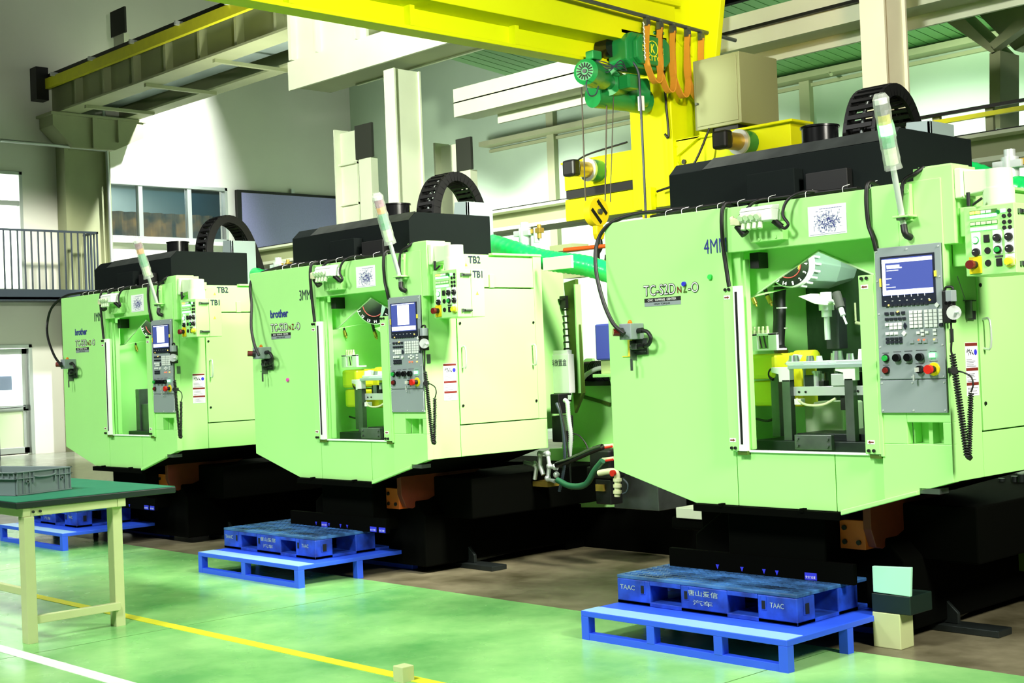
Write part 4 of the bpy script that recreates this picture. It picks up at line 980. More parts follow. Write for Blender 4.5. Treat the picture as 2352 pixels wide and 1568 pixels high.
    part('mount_bracket', lambda b: (b.box(.198, .203, -.05, -.0, 1.43, 1.54), b.box(.2, .29, -.03, -.025, 1.475, 1.48), b.box(.198, .215, -.052, -.048, 1.375, 1.44), b.box(.21, .29, -.012, -.002, 1.46, 1.55)), 'dull_steel', jb, 0, None, 'mb')
    part('cable', lambda b: b.tube(smooth_path([(.30, -.055, 1.592), (.34, -.06, 1.58), (.36, -.06, 1.548), (.34, -.055, 1.515), (.30, -.045, 1.507)], 5), .011, 8), 'black', jb, ck='jc')
    # ---- pendant and coiled cable
    pn = part('pendant', lambda b: (b.box(2.075, 2.115, -.065, -.01, 1.545, 1.69)), 'black', None, .005, 'black hand pendant with chrome hand wheel', 'pd')
    part('pendant_loop', lambda b: b.tube(smooth_path([(2.08, -.04, 1.69), (2.085, -.04, 1.705), (2.115, -.04, 1.705), (2.118, -.04, 1.685)], 4), .006, 6), 'black', pn, ck='pdl')
    part('pendant_face', lambda b: b.box(2.1, 2.13, -.075, -.03, 1.64, 1.69), 'panel_grey', pn, .002, None, 'pdf')
    part('pendant_knob', lambda b: (b.cyl((2.11, -.075, 1.633), (2.11, -.09, 1.633), .008, n=10), b.cyl((2.128, -.075, 1.633), (2.128, -.09, 1.633), .008, n=10)), 'black_gloss', pn, ck='pdk')
    part('hand_wheel', lambda b: (b.cyl((2.115, -.04, 1.59), (2.135, -.07, 1.59), .028, .032, n=20), b.cyl((2.13, -.06, 1.59), (2.165, -.075, 1.59), .006, n=8)), 'zinc', pn, .002, 'chrome hand wheel', 'hw')
    part('coiled_cable', lambda b: (b.tube([(2.105 + a_ * .05 + .013 * math.cos(q * 1.05), -.045 + .01 * math.sin(q * 1.05), 1.405 - a_ * .455) for q in range(230) for a_ in (q / 230,)], .004, 5),
        b.tube([(2.158 + a_ * .022 + .010 * math.cos(q * 1.3), -.035 + .01 * math.sin(q * 1.3), .955 + a_ * .28) for q in range(130) for a_ in (q / 130,)], .004, 5),
        b.tube(smooth_path([(2.105, -.045, 1.545), (2.105, -.045, 1.48), (2.10, -.045, 1.42), (2.105, -.04, 1.4)], 5), .005, 6),
        b.tube(smooth_path([(2.18, -.035, 1.235), (2.19, -.03, 1.27), (2.18, -.03, 1.305), (2.14, -.03, 1.325), (2.11, -.03, 1.33)], 5), .004, 6),
        b.cyl((2.155, -.04, .944), (2.165, -.04, .955), .016, n=10)), 'black', pn, 0, None, 'cc')
    part('cable_clamp', lambda b: (b.cyl((2.085, -.02, 1.333), (2.12, -.06, 1.333), .016, n=10), b.box(2.07, 2.09, -.03, .0, 1.32, 1.346)), 'black', pn, .003, None, 'ccl')
    part('side_vent', lambda b: b.box(2.07, 2.075, .0, .03, 1.46, 1.52), 'dull_steel', None, 0, None, 'sv')
    # ---- warning label on the flank
    lb = part('safety_label', lambda b: b.box(2.0655, 2.067, .142, .255, 1.21, 1.455), 'paper', None, 0, 'tall white safety label with dark red bands', 'sl')
    for z in (1.439, 1.325, 1.258): part('label_band', lambda b: b.box(2.067, 2.0675, .143, .254, z, z + .014), 'dark_red', lb, ck='lbb%.3f' % z)
    def picto(b):
        random.seed(5)
        for k_ in range(16): y = .155 + (k_ % 8) * .008; z = 1.395 + random.uniform(0, .02); b.box(2.067, 2.0676, y, y + random.uniform(.002, .007), z, z + random.uniform(.004, .014))
        for z in (1.375, 1.368, 1.361, 1.352, 1.345, 1.31, 1.303, 1.296, 1.283, 1.276, 1.245, 1.238, 1.231, 1.22): b.box(2.067, 2.0675, .15, .15 + random.uniform(.05, .095), z, z + .0022)
    part('label_print', picto, 'ink_dark', lb, ck='lpr')
    part('label_emblem', lambda b: b.cyl((2.067, .236, 1.41), (2.0677, .236, 1.41), .014, n=16), 'magnet_blue', lb, ck='lem')
    # ---- lettering on the front
    txt('lettering', tag_txt, .70 if full else .655, 1.972 if full else 1.955, .148 if full else .14, .075, 'ink_blue' if full else 'ink_dark', bold=-.004)
    zo = .0 if logo is None else .0
    tx0, tz0 = (.275, 1.778) if full else (.27, 1.745)
    lp = txt('lettering', 'TC-S2D', tx0 - .003, tz0 - .003, .226, .062, 'ink_black', bold=.035)
    txt('lettering', 'TC-S2D', tx0, tz0, .22, .056, 'white', bold=-.012, lift=.003)
    txt('lettering', 'N', tx0 + .235, tz0 + .003, .028, .034, 'dark_red', bold=.02, lift=.003)
    txt('lettering', 'Z', tx0 + .275, tz0 + .002, .026, .044, 'oil_olive' if full else 'dark_red', bold=.02, lift=.003)
    txt('lettering', '-O', tx0 + .308, tz0 - .003, .072, .058, 'ink_black', bold=.03)
    txt('lettering', '-O', tx0 + .311, tz0, .066, .052, 'white', bold=-.012, lift=.003)
    sp = part('name_strip', lambda b: (b.box(tx0, tx0 + .255, -.002, 0, tz0 - .036, tz0 - .014), b.box(tx0, tx0 + .255, -.0018, 0, tz0 - .058, tz0 - .036, 1)), ['ink_black', 'panel_grey'], None, 0, 'black and grey name strip', 'ns%d' % full)
    txt('lettering', 'CNC  TAPPING  CENTER', tx0 + .025, tz0 - .031, .2, .012, 'white', par=sp, bold=.01, lift=.002)
    txt('lettering', 'HIGH TORQUE', tx0 + .07, tz0 - .053, .11, .011, 'ink_black', par=sp, bold=.01, lift=.002)
    if logo:
        txt('lettering', 'brother', .268, 1.845, .235, .06, 'ink_blue', bold=.03)
    if key == 'A':
        for (p, m, r) in (((1572, 652), 'magnet_blue', .0135), ((1632, 636), 'magnet_green', .0145)):
            q = at(*p, 1, 0); part('magnet', lambda b: b.cyl((q.x, 0, q.z), (q.x, -.012, q.z), r, r * .9, n=16), m, None, 0, 'round %s magnet' % ('blue' if 'blue' in m else 'green'), 'mg' + m)
    if key == 'B':
        q = at(662, 872, 1, .067); part('magnet', lambda b: b.cyl((q.x + 3.748, 0, q.z), (q.x + 3.748, -.012, q.z), .0145, .013, n=16), 'pink', None, 0, 'round pink magnet', 'mgp')
    # emergency tag plate on the flank (hangs from the box)
    if full:
        part('stop_tag', lambda b: (b.box(2.068, 2.10, .16, .165, 1.565, 1.645), b.tube([(2.11, .02, 1.755), (2.10, .1, 1.65)], .002, 5), b.box(2.068, 2.075, .14, .25, 1.645, 1.65), b.box(2.068, 2.078, .165, .235, 1.56, 1.60)), 'dull_steel', None, 0, None, 'tg')
    # ---- machine base
    @P('base', 'casting_shade_black', .01)
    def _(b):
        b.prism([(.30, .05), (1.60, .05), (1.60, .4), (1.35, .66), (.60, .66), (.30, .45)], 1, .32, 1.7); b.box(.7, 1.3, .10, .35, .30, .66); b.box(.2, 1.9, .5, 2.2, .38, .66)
    @P('corner_block', 'orange_paint', .004)
    def _(b): b.box(1.31, 1.455, .215, .33, .455, .60)
    @P('corner_block', 'rust_brown', .004)
    def _(b): b.box(.60, .72, .25, .36, .46, .62)
    @P('brace_beam', 'rust_brown', .004)
    def _(b): b.prism([(.24, .47), (.30, .455), (1.30, .80), (1.30, .84), (.20, .70), (.20, .56)], 0, 1.455, 1.50)
    @P('rear_shade_box', 'casting_shade_black', .01)
    def _(b): b.box(1.25, 2.75, 1.9, 2.7, .0, .42); b.box(.2, 1.6, 1.7, 2.6, .0, .45)  # added black boxes filling the dark area behind the base
    for (x, z) in ((1.34, .56), (1.42, .49), (1.34, .49)):
        @P('bolt', 'black')
        def _(b): b.cyl((x, .205, z), (x, .215, z), .013, n=8)
    @P('levelling_foot', 'dark_steel', .004)
    def _(b):
        b.box(1.36, 1.90, .66, .80, 0, .035); b.prism([(1.38, .035), (1.66, .035), (1.66, .09), (1.59, .155), (1.38, .155)], 1, .71, .735)
    @P('base_rail', 'dark_steel', .004)
    def _(b): b.prism([(1.46, .74), (1.60, .74), (1.30, 2.3), (1.16, 2.3)], 2, .03, .10)
    # ---- filter regulator behind the roof
    @P('air_filter', 'zinc', .003)
    def _(b):
        b.cyl((1.80, 1.20, 2.2), (1.80, 1.20, 2.42), .045, n=16); b.cyl((1.80, 1.20, 2.42), (1.80, 1.20, 2.46), .03, n=12); b.box(1.72, 1.88, 1.16, 1.24, 2.36, 2.40); b.cyl((1.92, 1.2, 2.3), (1.92, 1.2, 2.41), .022, n=10)
    @P('air_valve', 'brass', .002)
    def _(b): b.box(1.86, 1.97, 1.18, 1.23, 2.37, 2.405); b.cyl((1.95, 1.2, 2.33), (1.95, 1.2, 2.43), .016, n=10)
    return t, P, part

# work set-up inside the chamber: fixture, gearbox, hoses (its own things on the machine table)
def workset(t0, P, part, full):
    ox, oy, oz = t0.location
    def sub(nm, lab, cat, base, grp=None):
        o = thing(nm, lab, cat, (ox + base[0], oy + base[1], oz + base[2]), grp); return o
    def bl(b, nm, m, par, bev=0, lab=None):
        s = par.location
        b.v = [(v[0] + ox - s.x, v[1] + oy - s.y, v[2] + oz - s.z) for v in b.v]
        o = b.build(nm, m, par, bev)
        if lab: o['label'] = lab
        return o
    who = 'right-hand' if full else 'middle'
    # machine table (part of machine)
    part('machine_table', lambda b: (b.box(.78, 1.90, .22, .9, .90, .985), b.box(1.02, 1.86, .30, .9, .985, 1.02)), 'dark_steel', None, .003, None, 'mtab')
    part('table_plate', lambda b: (b.box(1.08, 1.30, .19, .22, .945, 1.02), b.cyl((1.10, .18, .965), (1.10, .19, .965), .009, n=8), b.cyl((1.28, .18, .965), (1.28, .18 + .01, .965), .009, n=8), b.cyl((1.10, .18, 1.0), (1.10, .19, 1.0), .009, n=8), b.cyl((1.28, .18, 1.0), (1.28, .19, 1.0), .009, n=8)), 'dull_steel', None, .003, None, 'mtp')
    if full: part('splash_panel', lambda b: (b.box(.645, 1.93, .985, 1.0, .9, 2.1)), 'splash_steel', None, 0, None, 'spl')
    # fixture
    f = sub('work_fixture', 'steel clamping fixture with posts inside the %s machine' % who, 'fixture', (1.2, .4, 1.02))
    for (x, y, z0, z1) in ((.885, .33, 1.0, 1.36), (1.0, .27, .985, 1.30), (1.375, .27, .985, 1.30)):
        b = MB(); b.box(x - .025, x + .025, y - .02, y + .02, z0, z1); bl(b, 'post', 'dull_steel', f, .002)
    for x in (.985, 1.375):
        b = MB(); b.prism([(x - .075, 1.365), (x - .075, 1.34), (x - .03, 1.33), (x - .028, 1.29), (x + .04, 1.29), (x + .04, 1.365)], 1, .25, .29); bl(b, 'clamp_head', 'white', f, .002)
    b = MB(); b.box(1.02, 1.50, .28, .32, 1.215, 1.262); bl(b, 'cross_rail', 'zinc', f, .002)
    b = MB(); b.box(1.02, 1.55, .24, .52, 1.355, 1.375); bl(b, 'top_plate', 'pale_metal', f, .002)
    for x in (1.06, 1.1, 1.34, 1.36, 1.41):
        b = MB(); b.cyl((x, .275, 1.235), (x, .28, 1.235), .006, n=8); bl(b, 'bolt', 'black', f)
    random.seed(21 + full)
    for i in range(16):
        x = 1.06 + i * .029 + random.uniform(-.008, .008); y = .30 + random.uniform(0, .16); r = random.uniform(.007, .017); h = random.uniform(.04, .085)
        b = MB(); b.cyl((x, y, 1.262), (x, y, 1.262 + h), r, n=10)
        if i % 3 == 0: b.cyl((x, y, 1.262 + h), (x, y, 1.262 + h + .012), r * 1.5, n=6)
        bl(b, 'pin', random.choice(['zinc', 'steel', 'zinc', 'dull_steel']), f)
    for (x0, x1, y, z0, z1, m) in ((1.08, 1.14, .30, 1.262, 1.32, 'dark_steel'), (1.26, 1.34, .27, 1.265, 1.325, 'zinc'), (1.18, 1.21, .28, 1.262, 1.29, 'black'), (1.37, 1.42, .34, 1.262, 1.33, 'dark_steel')):
        b = MB(); b.box(x0, x1, y, y + .05, z0, z1); bl(b, 'block', m, f, .003)
    b = MB(); b.tube(smooth_path([(1.05, .27, 1.20), (1.12, .25, 1.17), (1.22, .25, 1.17), (1.29, .26, 1.20)], 4), .007, 6); bl(b, 'hose', 'pvc_cream', f)
    b = MB(); b.box(1.29, 1.335, .3, .34, 1.14, 1.215); bl(b, 'cylinder', 'black', f, .003)
    b = MB(); b.box(1.04, 1.08, .26, .3, 1.17, 1.2); bl(b, 'bracket', 'white', f, .002)
    # casting clamped on top
    w = sub('workpiece', 'bright aluminium casting clamped on the fixture in the %s machine' % who, 'metal part', (1.3, .38, 1.375))
    b = MB(); b.prism([(.97, .30), (1.10, .27), (1.24, .29), (1.30, .26), (1.50, .27), (1.55, .36), (1.45, .46), (1.2, .45), (1.0, .43)], 2, 1.375, 1.392); bl(b, 'web', 'zinc', w, .003)
    for (x, y, r, h) in ((1.0, .33, .03, .035), (1.1, .33, .022, .03), (1.17, .31, .018, .028), (1.28, .31, .03, .05), (1.36, .30, .022, .035), (1.42, .32, .026, .055), (1.47, .30, .028, .055), (1.52, .33, .026, .06), (1.22, .37, .02, .04)):
        b = MB(); b.cyl((x, y, 1.39), (x, y, 1.39 + h), r, r * .8, n=14); bl(b, 'boss', random.choice(['steel', 'zinc', 'white']), w, .002)
    # yellow rotary gearbox with manifold
    gq = sub('rotary_unit', 'yellow rotary gearbox with white air manifold inside the %s machine' % who, 'gearbox', (.82, .4, 1.14))
    b = MB(); b.box(.72, .90, .30, .55, 1.305, 1.438); bl(b, 'housing', 'robot_yellow', gq, .02)
    b = MB(); b.box(.72, .88, .32, .55, 1.16, 1.295); bl(b, 'housing', 'robot_yellow', gq, .02)
    b = MB(); b.cyl((.90, .5, 1.40), (1.02, .5, 1.40), .05, n=16); b.box(.88, .96, .45, .6, 1.15, 1.44); bl(b, 'end_block', 'robot_yellow', gq, .008)
    b = MB(); b.box(.90, 1.14, .55, .75, 1.0, 1.17); bl(b, 'cover', 'cream_paint', gq, .01)
    b = MB(); b.box(.742, .80, .29, .31, 1.462, 1.547); b.box(.87, .925, .29, .31, 1.462, 1.547); b.box(.742, .925, .29, .31, 1.535, 1.547); b.box(.742, .925, .29, .38, 1.455, 1.465); bl(b, 'manifold', 'white', gq, .002)
    for i in range(4):
        x = .755 + i * .028
        b = MB(); b.cyl((x, .33, 1.545), (x, .33, 1.565), .011, n=10); b.cyl((x, .33, 1.565), (x, .33, 1.585), .007, n=8); bl(b, 'air_fitting', 'pvc_cream', gq)
        b = MB(); b.tube([(x + .03, .33, 1.54), (x + .045, .33, 1.47)], .004, 5); bl(b, 'air_tube', 'black', gq)
    b = MB(); b.tube(smooth_path([(.72, .36, 1.09), (.80, .36, 1.08), (.86, .36, 1.11), (.885, .36, 1.16)], 4), .007, 6); bl(b, 'hose', 'black', gq)
    b = MB(); b.tube([(.885 + .028 * math.cos(a), .305, 1.33 + .03 * math.sin(a)) for a in [x_ * .35 for x_ in range(14)]], .008, 6); bl(b, 'hose_loop', 'black', gq)
    b = MB(); b.prism([(.93, 1.38), (1.0, 1.38), (1.03, 1.425), (.99, 1.43)], 1, .34, .37); bl(b, 'wedge', 'zinc', gq, .002)

def spindle(part, rot):
    n = Vector((.20, -.97, -.14)).normalized() if rot else Vector((.45, -.88, -.16)).normalized()
    c = Vector((.966, .36, 1.905)) if rot else Vector((1.06, .36, 1.90))
    u = X - n * X.dot(n); u.normalize(); v = n.cross(u) * -1
    if v.z < 0: v = -v
    up = v; rt = u; back = Vector((.50, .82, -.16)).normalized()
    R = .116 if rot else .135
    mg = part('tool_magazine', lambda b: (b.cyl(c - n * .008, c - n * .055, R * 1.07, R * 1.12, n=36)), 'white', None, .003, 'tool magazine with numbered black face', None, False)
    part('magazine_face', lambda b: b.cyl(c, c - n * .012, R, n=40), 'black_gloss', mg, 0, None, None, False)
    part('magazine_ring', lambda b: b.tube([c + n * .002 + (rt * math.cos(a) + up * math.sin(a)) * R * .62 for a in [PI * 1.0 + i * PI * 1.1 / 24 for i in range(25)]], .0035, 5), 'dark_red', mg, 0, None, None, False)
    seq = ['12', '13', '14', '1', '2', '3', '4', '5'] if rot else ['11', '12', '13', '14', '1', '2', '3', '4']
    for i, s in enumerate(seq):
        a = (-158 if rot else -170) * PI / 180 + i * PI * 2 / 14
        e = rt * math.cos(a) + up * math.sin(a); tn = up * math.cos(a) - rt * math.sin(a)
        w = .011 * len(s) if len(s) > 1 else .009
        # digits read from the rim: their feet point outward
        text('lettering', s, c + e * (R * .96) + n * .001 - tn * (w / 2), tn, -e, w, .019, 'white', mg, .02, .002)
    a0 = -28 * PI / 180
    text('lettering', 'CNC TAPPING', c + (rt * math.cos(a0) + up * math.sin(a0)) * R * .60 + n * .001, (up * .96 + rt * .28), -(rt * .96 - up * .28), .07, .009, 'warn_yellow', mg, .02, .002)
    part('turret_body', lambda b: (b.cyl(c - n * .055, c - n * .115 , R * 1.0, R * 1.15, n=8, smooth=False), b.cyl(c - n * .115, c - n * .12 + back * .20, R * 1.2, R * 1.0, n=8, smooth=False), b.cyl(c - n * .12 + back * .20, c - n * .12 + back * .32, R * 1.0, R * .5, n=8, smooth=False)), 'turret_grey', mg, .004, None, None, False)
    for i in range(6):
        a = -75 * PI / 180 + i * .3; e = rt * math.cos(a) + up * math.sin(a)
        part('tool_pocket', lambda b: b.cyl(c - n * .055 + e * R * 1.1, c - n * .055 + back * .035 + e * R * 1.1, .007, n=6), 'zinc', mg, 0, None, None, False)
    q = Vector((1.10, .5, 1.70))
    part('spindle_guard', lambda b: b.prism([(.98, 1.735), (1.08, 1.69), (1.14, 1.68), (1.14, 1.69), (1.09, 1.72), (1.06, 1.745)], 1, .42, .56), 'cream_paint', mg, .002, None, None, False)
    part('spindle', lambda b: (b.cyl(q, q - Z * .045, .04, n=20), b.cyl(q - Z * .045, q - Z * .08, .028, n=16), b.cyl(q - Z * .08, q - Z * .20, .016, n=12), b.cyl(q + Z * .05, q, .03, n=16)), 'zinc', mg, .002, None, None, False)
    part('spindle_cover', lambda b: b.box(1.05, 1.13, .56, .64, 1.45, 1.72), 'dark_steel', mg, .002, None, None, False)
    part('tool_holder', lambda b: (b.cyl((1.19, .46, 1.74), (1.225, .44, 1.66), .024, n=14)), 'rubber', mg, 0, None, None, False)
    part('cutting_tool', lambda b: (b.cyl((1.225, .44, 1.66), (1.245, .43, 1.62), .014, n=12), b.cyl((1.245, .43, 1.62), (1.27, .42, 1.575), .006, n=8)), 'zinc', mg, 0, None, None, False)

def chamber_hoses(part, full):
    if full:
        part('hose_bundle', lambda b: b.tube(smooth_path([(.86, .55, 1.95), (.80, .52, 1.80), (.80, .50, 1.62), (.80, .48, 1.48), (.84, .46, 1.44)], 6), .034, 10, 0, True, None), 'black', None, 0, None, 'hb')
        part('bundle_tie', lambda b: [b.cyl((.80, .51, z), (.80, .51, z + .006), .037, n=12) for z in (1.80, 1.68, 1.57)], 'white', None, 0, None, 'hbt')
    jets = ((.72, .40, 1.72), (.79, .44, 1.72)) if full else ((.66, .40, 1.70), (.90, .50, 1.68), (1.06, .50, 1.70))
    for i, (x, y, z) in enumerate(jets):
        part('coolant_hose', lambda b: b.tube([(x - .06, y, z + .14), (x - .02, y, z + .03)], .011, 8), 'rubber', None, 0, None, 'ch%d%d' % (full, i))
        part('nozzle', lambda b: (b.cyl((x - .02, y, z + .03), (x, y, z - .01), .013, n=8), b.cyl((x, y, z - .01), (x + .006, y, z - .025), .006, n=6)), 'brass', None, 0, None, 'nz%d%d' % (full, i))
    part('wall_sensor', lambda b: (b.cyl((1.02, .9, 1.70), (1.02, .9, 1.60), .006, n=6), b.cyl((1.02, .9, 1.59), (1.06, .9, 1.58), .01, n=8)), 'pvc_cream', None, 0, None, 'ws')

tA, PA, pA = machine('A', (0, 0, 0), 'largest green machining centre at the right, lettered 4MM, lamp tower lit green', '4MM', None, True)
workset(tA, PA, pA, True); spindle(pA, True); chamber_hoses(pA, True)
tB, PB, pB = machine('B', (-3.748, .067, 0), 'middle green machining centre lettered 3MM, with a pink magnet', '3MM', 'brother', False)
workset(tB, PB, pB, False); spindle(pB, False); chamber_hoses(pB, False)
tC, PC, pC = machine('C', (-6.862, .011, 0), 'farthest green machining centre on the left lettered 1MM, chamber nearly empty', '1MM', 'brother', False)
chamber_hoses(pC, False)
pC('machine_table', lambda b: b.box(.64, 1.7, .3, .9, .90, .96), 'dark_steel', None, .003, None, 'mtC')
o = pC('rotary_cover', lambda b: (b.box(.66, 1.12, .40, .62, .93, 1.20), b.box(.62, .70, .38, .62, .93, 1.335), b.box(.70, 1.12, .55, .62, 1.2, 1.335)), 'dull_steel', None, .006, 'plain grey metal cover on the table', 'rcC')
spindle(pC, False)

# work lights inside the chambers
for (tt_, pw) in ((tA, 9), (tB, 9), (tC, 8)):
    x, y, z = tt_.location
    area('chamber_lamp', (x + 1.50, y + .30, 1.98), (x + 1.1, y + .5, 1.2), .14, pw, (.96, 1, .96))
    area('chamber_lamp', (x + 1.05, y + .24, 2.0), (x + 1.1, y + .6, 1.2), .10, pw * .35, (.96, 1, .96))

# hanging supply cable at the left of every machine
def sup(m, P, label):
    b = MB(); b.tube(smooth_path(P, 7), .0115, 8); tag(b.build('supply_cable', 'black'), label, 'cable', 'black supply cables looping beside the machines')
def lp(m, pts, ys):
    return [at(px, py, 1, y) for (px, py), y in zip(pts, ys)]
sup('A', lp('A', [(1434, 766), (1408, 742), (1385, 690), (1369, 620), (1371, 560), (1396, 518), (1450, 494), (1520, 484), (1580, 478)], [-.15, -.15, -.12, -.08, -.03, .0, .03, .05, .06]), 'black supply cable looping left of the right-hand machine')
sup('B', lp('B', [(595, 816), (584, 790), (577, 750), (578, 700), (575, 655), (590, 632), (640, 614), (690, 605)], [-.08, -.08, -.05, -.0, .06, .10, .11, .12]), 'black supply cable looping left of the middle machine')
sup('C', lp('C', [(141, 840), (124, 815), (110, 775), (109, 740), (120, 705), (150, 680), (190, 672), (232, 668)], [-.13, -.1, -.05, 0, 0, .03, .05, .06]), 'black supply cable arching left of the farthest machine')

# green ribbed duct hoses
def duct(P, r, label, k=14):
    pts = smooth_path(P, k)
    # resample and corrugate
    out = []; radii = []
    d = 0
    for i in range(len(pts) - 1):
        L = (pts[i + 1] - pts[i]).length; n = max(1, int(L / .012))
        for j in range(n):
            out.append(pts[i].lerp(pts[i + 1], j / n)); radii.append(r * (1 + (.035 if (len(out) % 3) == 0 else -.012)))
    b = MB(); b.tube(out, r, 18, 0, True, radii)
    tag(b.build('duct_hose', 'hose_green'), label, 'hose')
yb = 1.22
duct([at(1082, 612, 1, yb), at(1077, 588, 1, yb), at(1090, 566, 1, yb), at(1125, 560, 1, yb), at(1180, 576, 1, yb), at(1240, 594, 1, yb + .02), at(1290, 603, 1, yb + .05), at(1340, 609, 1, yb + .1), at(1400, 626, 1, yb + .15), at(1480, 655, 1, yb + .15), at(1560, 700, 1, yb + .1)], .073, 'bright green ribbed duct hose from the middle machine to the right-hand one')
duct([at(524, 668, 1, 1.15), at(526, 648, 1, 1.15), at(540, 632, 1, 1.15), at(575, 630, 1, 1.15), at(625, 645, 1, 1.17), at(690, 660, 1, 1.2), at(760, 690, 1, 1.2)], .073, 'bright green ribbed duct hose behind the farthest machine')
duct([at(2150, 420, 1, 1.15), at(2152, 402, 1, 1.15), at(2168, 392, 1, 1.15), at(2210, 396, 1, 1.15), at(2290, 420, 1, 1.2), at(2420, 460, 1, 1.2)], .07, 'green ribbed duct hose peeping above the right-hand machine')
b = MB(); c = at(1284, 604, 1, 1.1); b.box(c.x - .14, c.x + .14, 1.08, 1.1, c.z - .045, c.z + .045)
tag(b.build('hanging_tag', 'cream_paint', None, .003), 'blank cream plate hanging in front of the green duct hose', 'plate')

# ================================================================== RACKS AND PALLETS
def rack(pos, sx, sy, label, legs=(0, .36, .70, 1), rot=0):
    t = thing('steel_stand', label, 'stand', pos, 'blue steel stands'); t.rotation_euler.z = rot
    H = .15; s = .05
    b = MB(); b.box(0, sx, 0, sy, H - .028, H); b.build('top_plate', ['rack_blue'], t, .003)
    b = MB(); b.box(.004, sx - .004, .002, .05 * 2.6, H, H + .002); b.build('top_sheen', 'sheen_blue', t)  # pale strip paints the reflection in front of the pallet
    for y in (0, sy - s):
        for f in legs:
            x = f * (sx - s)
            b = MB(); b.box(x, x + s, y, y + s, .035 if 0 < f < 1 else 0, H - .028); b.build('leg', 'rack_blue', t, .002)
        b = MB(); b.box(s, sx - s, y + .002, y + s - .002, 0, .038); b.build('bottom_rail', 'rack_blue', t, .002)
    for x in (0, sx - s):
        b = MB(); b.box(x, x + s, sy * .5 - s / 2, sy * .5 + s / 2, 0, H - .028); b.build('leg', 'rack_blue', t, .002)
    return t
def pallet(pos, sx, sy, label, H=.15, rot=0, lets=True):
    t = thing('plastic_pallet', label, 'pallet', pos, 'worn blue plastic pallets'); t.rotation_euler.z = rot
    b = MB(); b.box(0, sx, 0, sy, H - .018, H); b.build('deck', 'pallet_top', t, .004)
    b = MB()
    nx, ny = 22, 18
    random.seed(3)
    for i in range(nx):
        for j in range(ny):
            x = .03 + (sx - .06) * i / nx; y = .03 + (sy - .06) * j / ny
            b.box(x, x + .034, y, y + .012, H, H + .004)
    o = b.build('deck_studs', 'pallet_top', t); o['kind'] = 'stuff'
    xs = ((0, .17), (.42, .68), (.93, 1.0)); xs = ((0, .20 * sx), (.38 * sx, .64 * sx), (.80 * sx, sx))
    ys = ((0, .17 * sy), (.40 * sy, .60 * sy), (.83 * sy, sy))
    for xa, xb in xs:
        for ya, yb_ in ys:
            b = MB(); b.box(xa, xb, ya, yb_, .012, H - .018); b.build('block', 'pallet_blue', t, .006)
    for ya, yb_ in ys:
        b = MB(); b.box(0, sx, ya, yb_, 0, .022); b.build('runner', 'pallet_blue', t, .003)
    for xa, xb in xs:
        b = MB(); b.box(xa, xb, 0, sy, 0, .02); b.build('runner', 'pallet_blue', t, .003)
    for x in (.135, .55, 1.3, 1.0):
        if x > sx: continue
    for f in (.145, .40, .82):
        b = MB(); b.box(f * sx, f * sx + .03, -.004, .0, .06, H - .02); b.build('slot_frame', 'pallet_blue', t, .002)
        b = MB(); b.box(f * sx + .005, f * sx + .025, -.006, -.003, .065, H - .045); b.build('slot', 'black', t)
    b = MB(); b.box(sx, sx + .004, .05, .10, .045, H - .02); b.build('slot_frame', 'pallet_blue', t, .002)
    b = MB(); b.box(sx + .003, sx + .006, .06, .09, .05, H - .05); b.build('slot', 'black', t)
    for (xa, xb) in ((.20, .38), (.64, .80)):
        b = MB(); b.box(xa * sx, xb * sx, .0, .02, H - .04, H - .018); b.build('lip', 'pallet_blue', t, .002)
    if lets:
        text('lettering', '唐山爱信', (.42 * sx, 0, .085), X, Z, .17 * sx, .03, 'pale_metal', t, .01)
        text('lettering', '汽车', (.45 * sx, 0, .04), X, Z, .11 * sx, .026, 'pale_metal', t, .01)
        text('lettering', 'TAAC', (.865 * sx, 0, .075), X, Z, .07 * sx, .025, 'pale_metal', t, .01)
        text('lettering', 'TAAC', (.02 * sx, 0, .075), X, Z, .09 * sx, .025, 'pale_metal', t, .01)
    return t
rack((.24, -.56, 0), 1.28, 1.02, 'blue steel stand under the pallet in front of the right-hand machine')
pallet((.245, -.28, .151), 1.14, .86, 'worn blue plastic pallet on the stand in front of the right-hand machine')
rack((-3.70, -.49, 0), 1.28, 1.02, 'blue steel stand under the pallet in front of the middle machine', (0, .47, 1))
pallet((-3.73, -.25, .151), 1.17, .86, 'worn blue plastic pallet on the stand in front of the middle machine')
rack((-7.12, -.53, 0), 1.28, 1.05, 'blue steel stand under the pallet of the farthest machine, behind the table', (0, .47, 1))
pallet((-7.30, -.26, .151), 1.17, .86, 'worn blue plastic pallet of the farthest machine, partly behind the table')
# small blue signs under the machines
for m, (ox, oy) in (('right-hand', (0, 0)), ('middle', (-3.748, .067)), ('farthest', (-6.862, .011))):
    t = thing('marker_rail', 'black rail with small blue markers beneath the %s machine' % m, 'rail', (ox + .3, oy + .09, 0), 'black rails with blue markers')
    b = MB(); b.box(0, 1.16, 0, .03, .30, .40); b.box(0, .04, .0, .03, 0, .30); b.build('rail_bar', 'casting_shade_black', t)
    for x in ((.88,) if m == 'right-hand' else (.40, .98, 1.08)):
        b = MB(); b.box(x, x + .07, -.004, 0, .305, .34); b.build('blue_marker', 'blue_sign', t)
        text('lettering', '安全门位置', (x + .006, -.004, .312), X, Z, .058, .014, 'paper', t)
    for x in (.32, .48, .62, .70):
        b = MB(); b.prism([(x, .335), (x + .022, .335), (x + .011, .31)], 1, -.003, 0); b.build('blue_arrow', 'blue_sign', t)

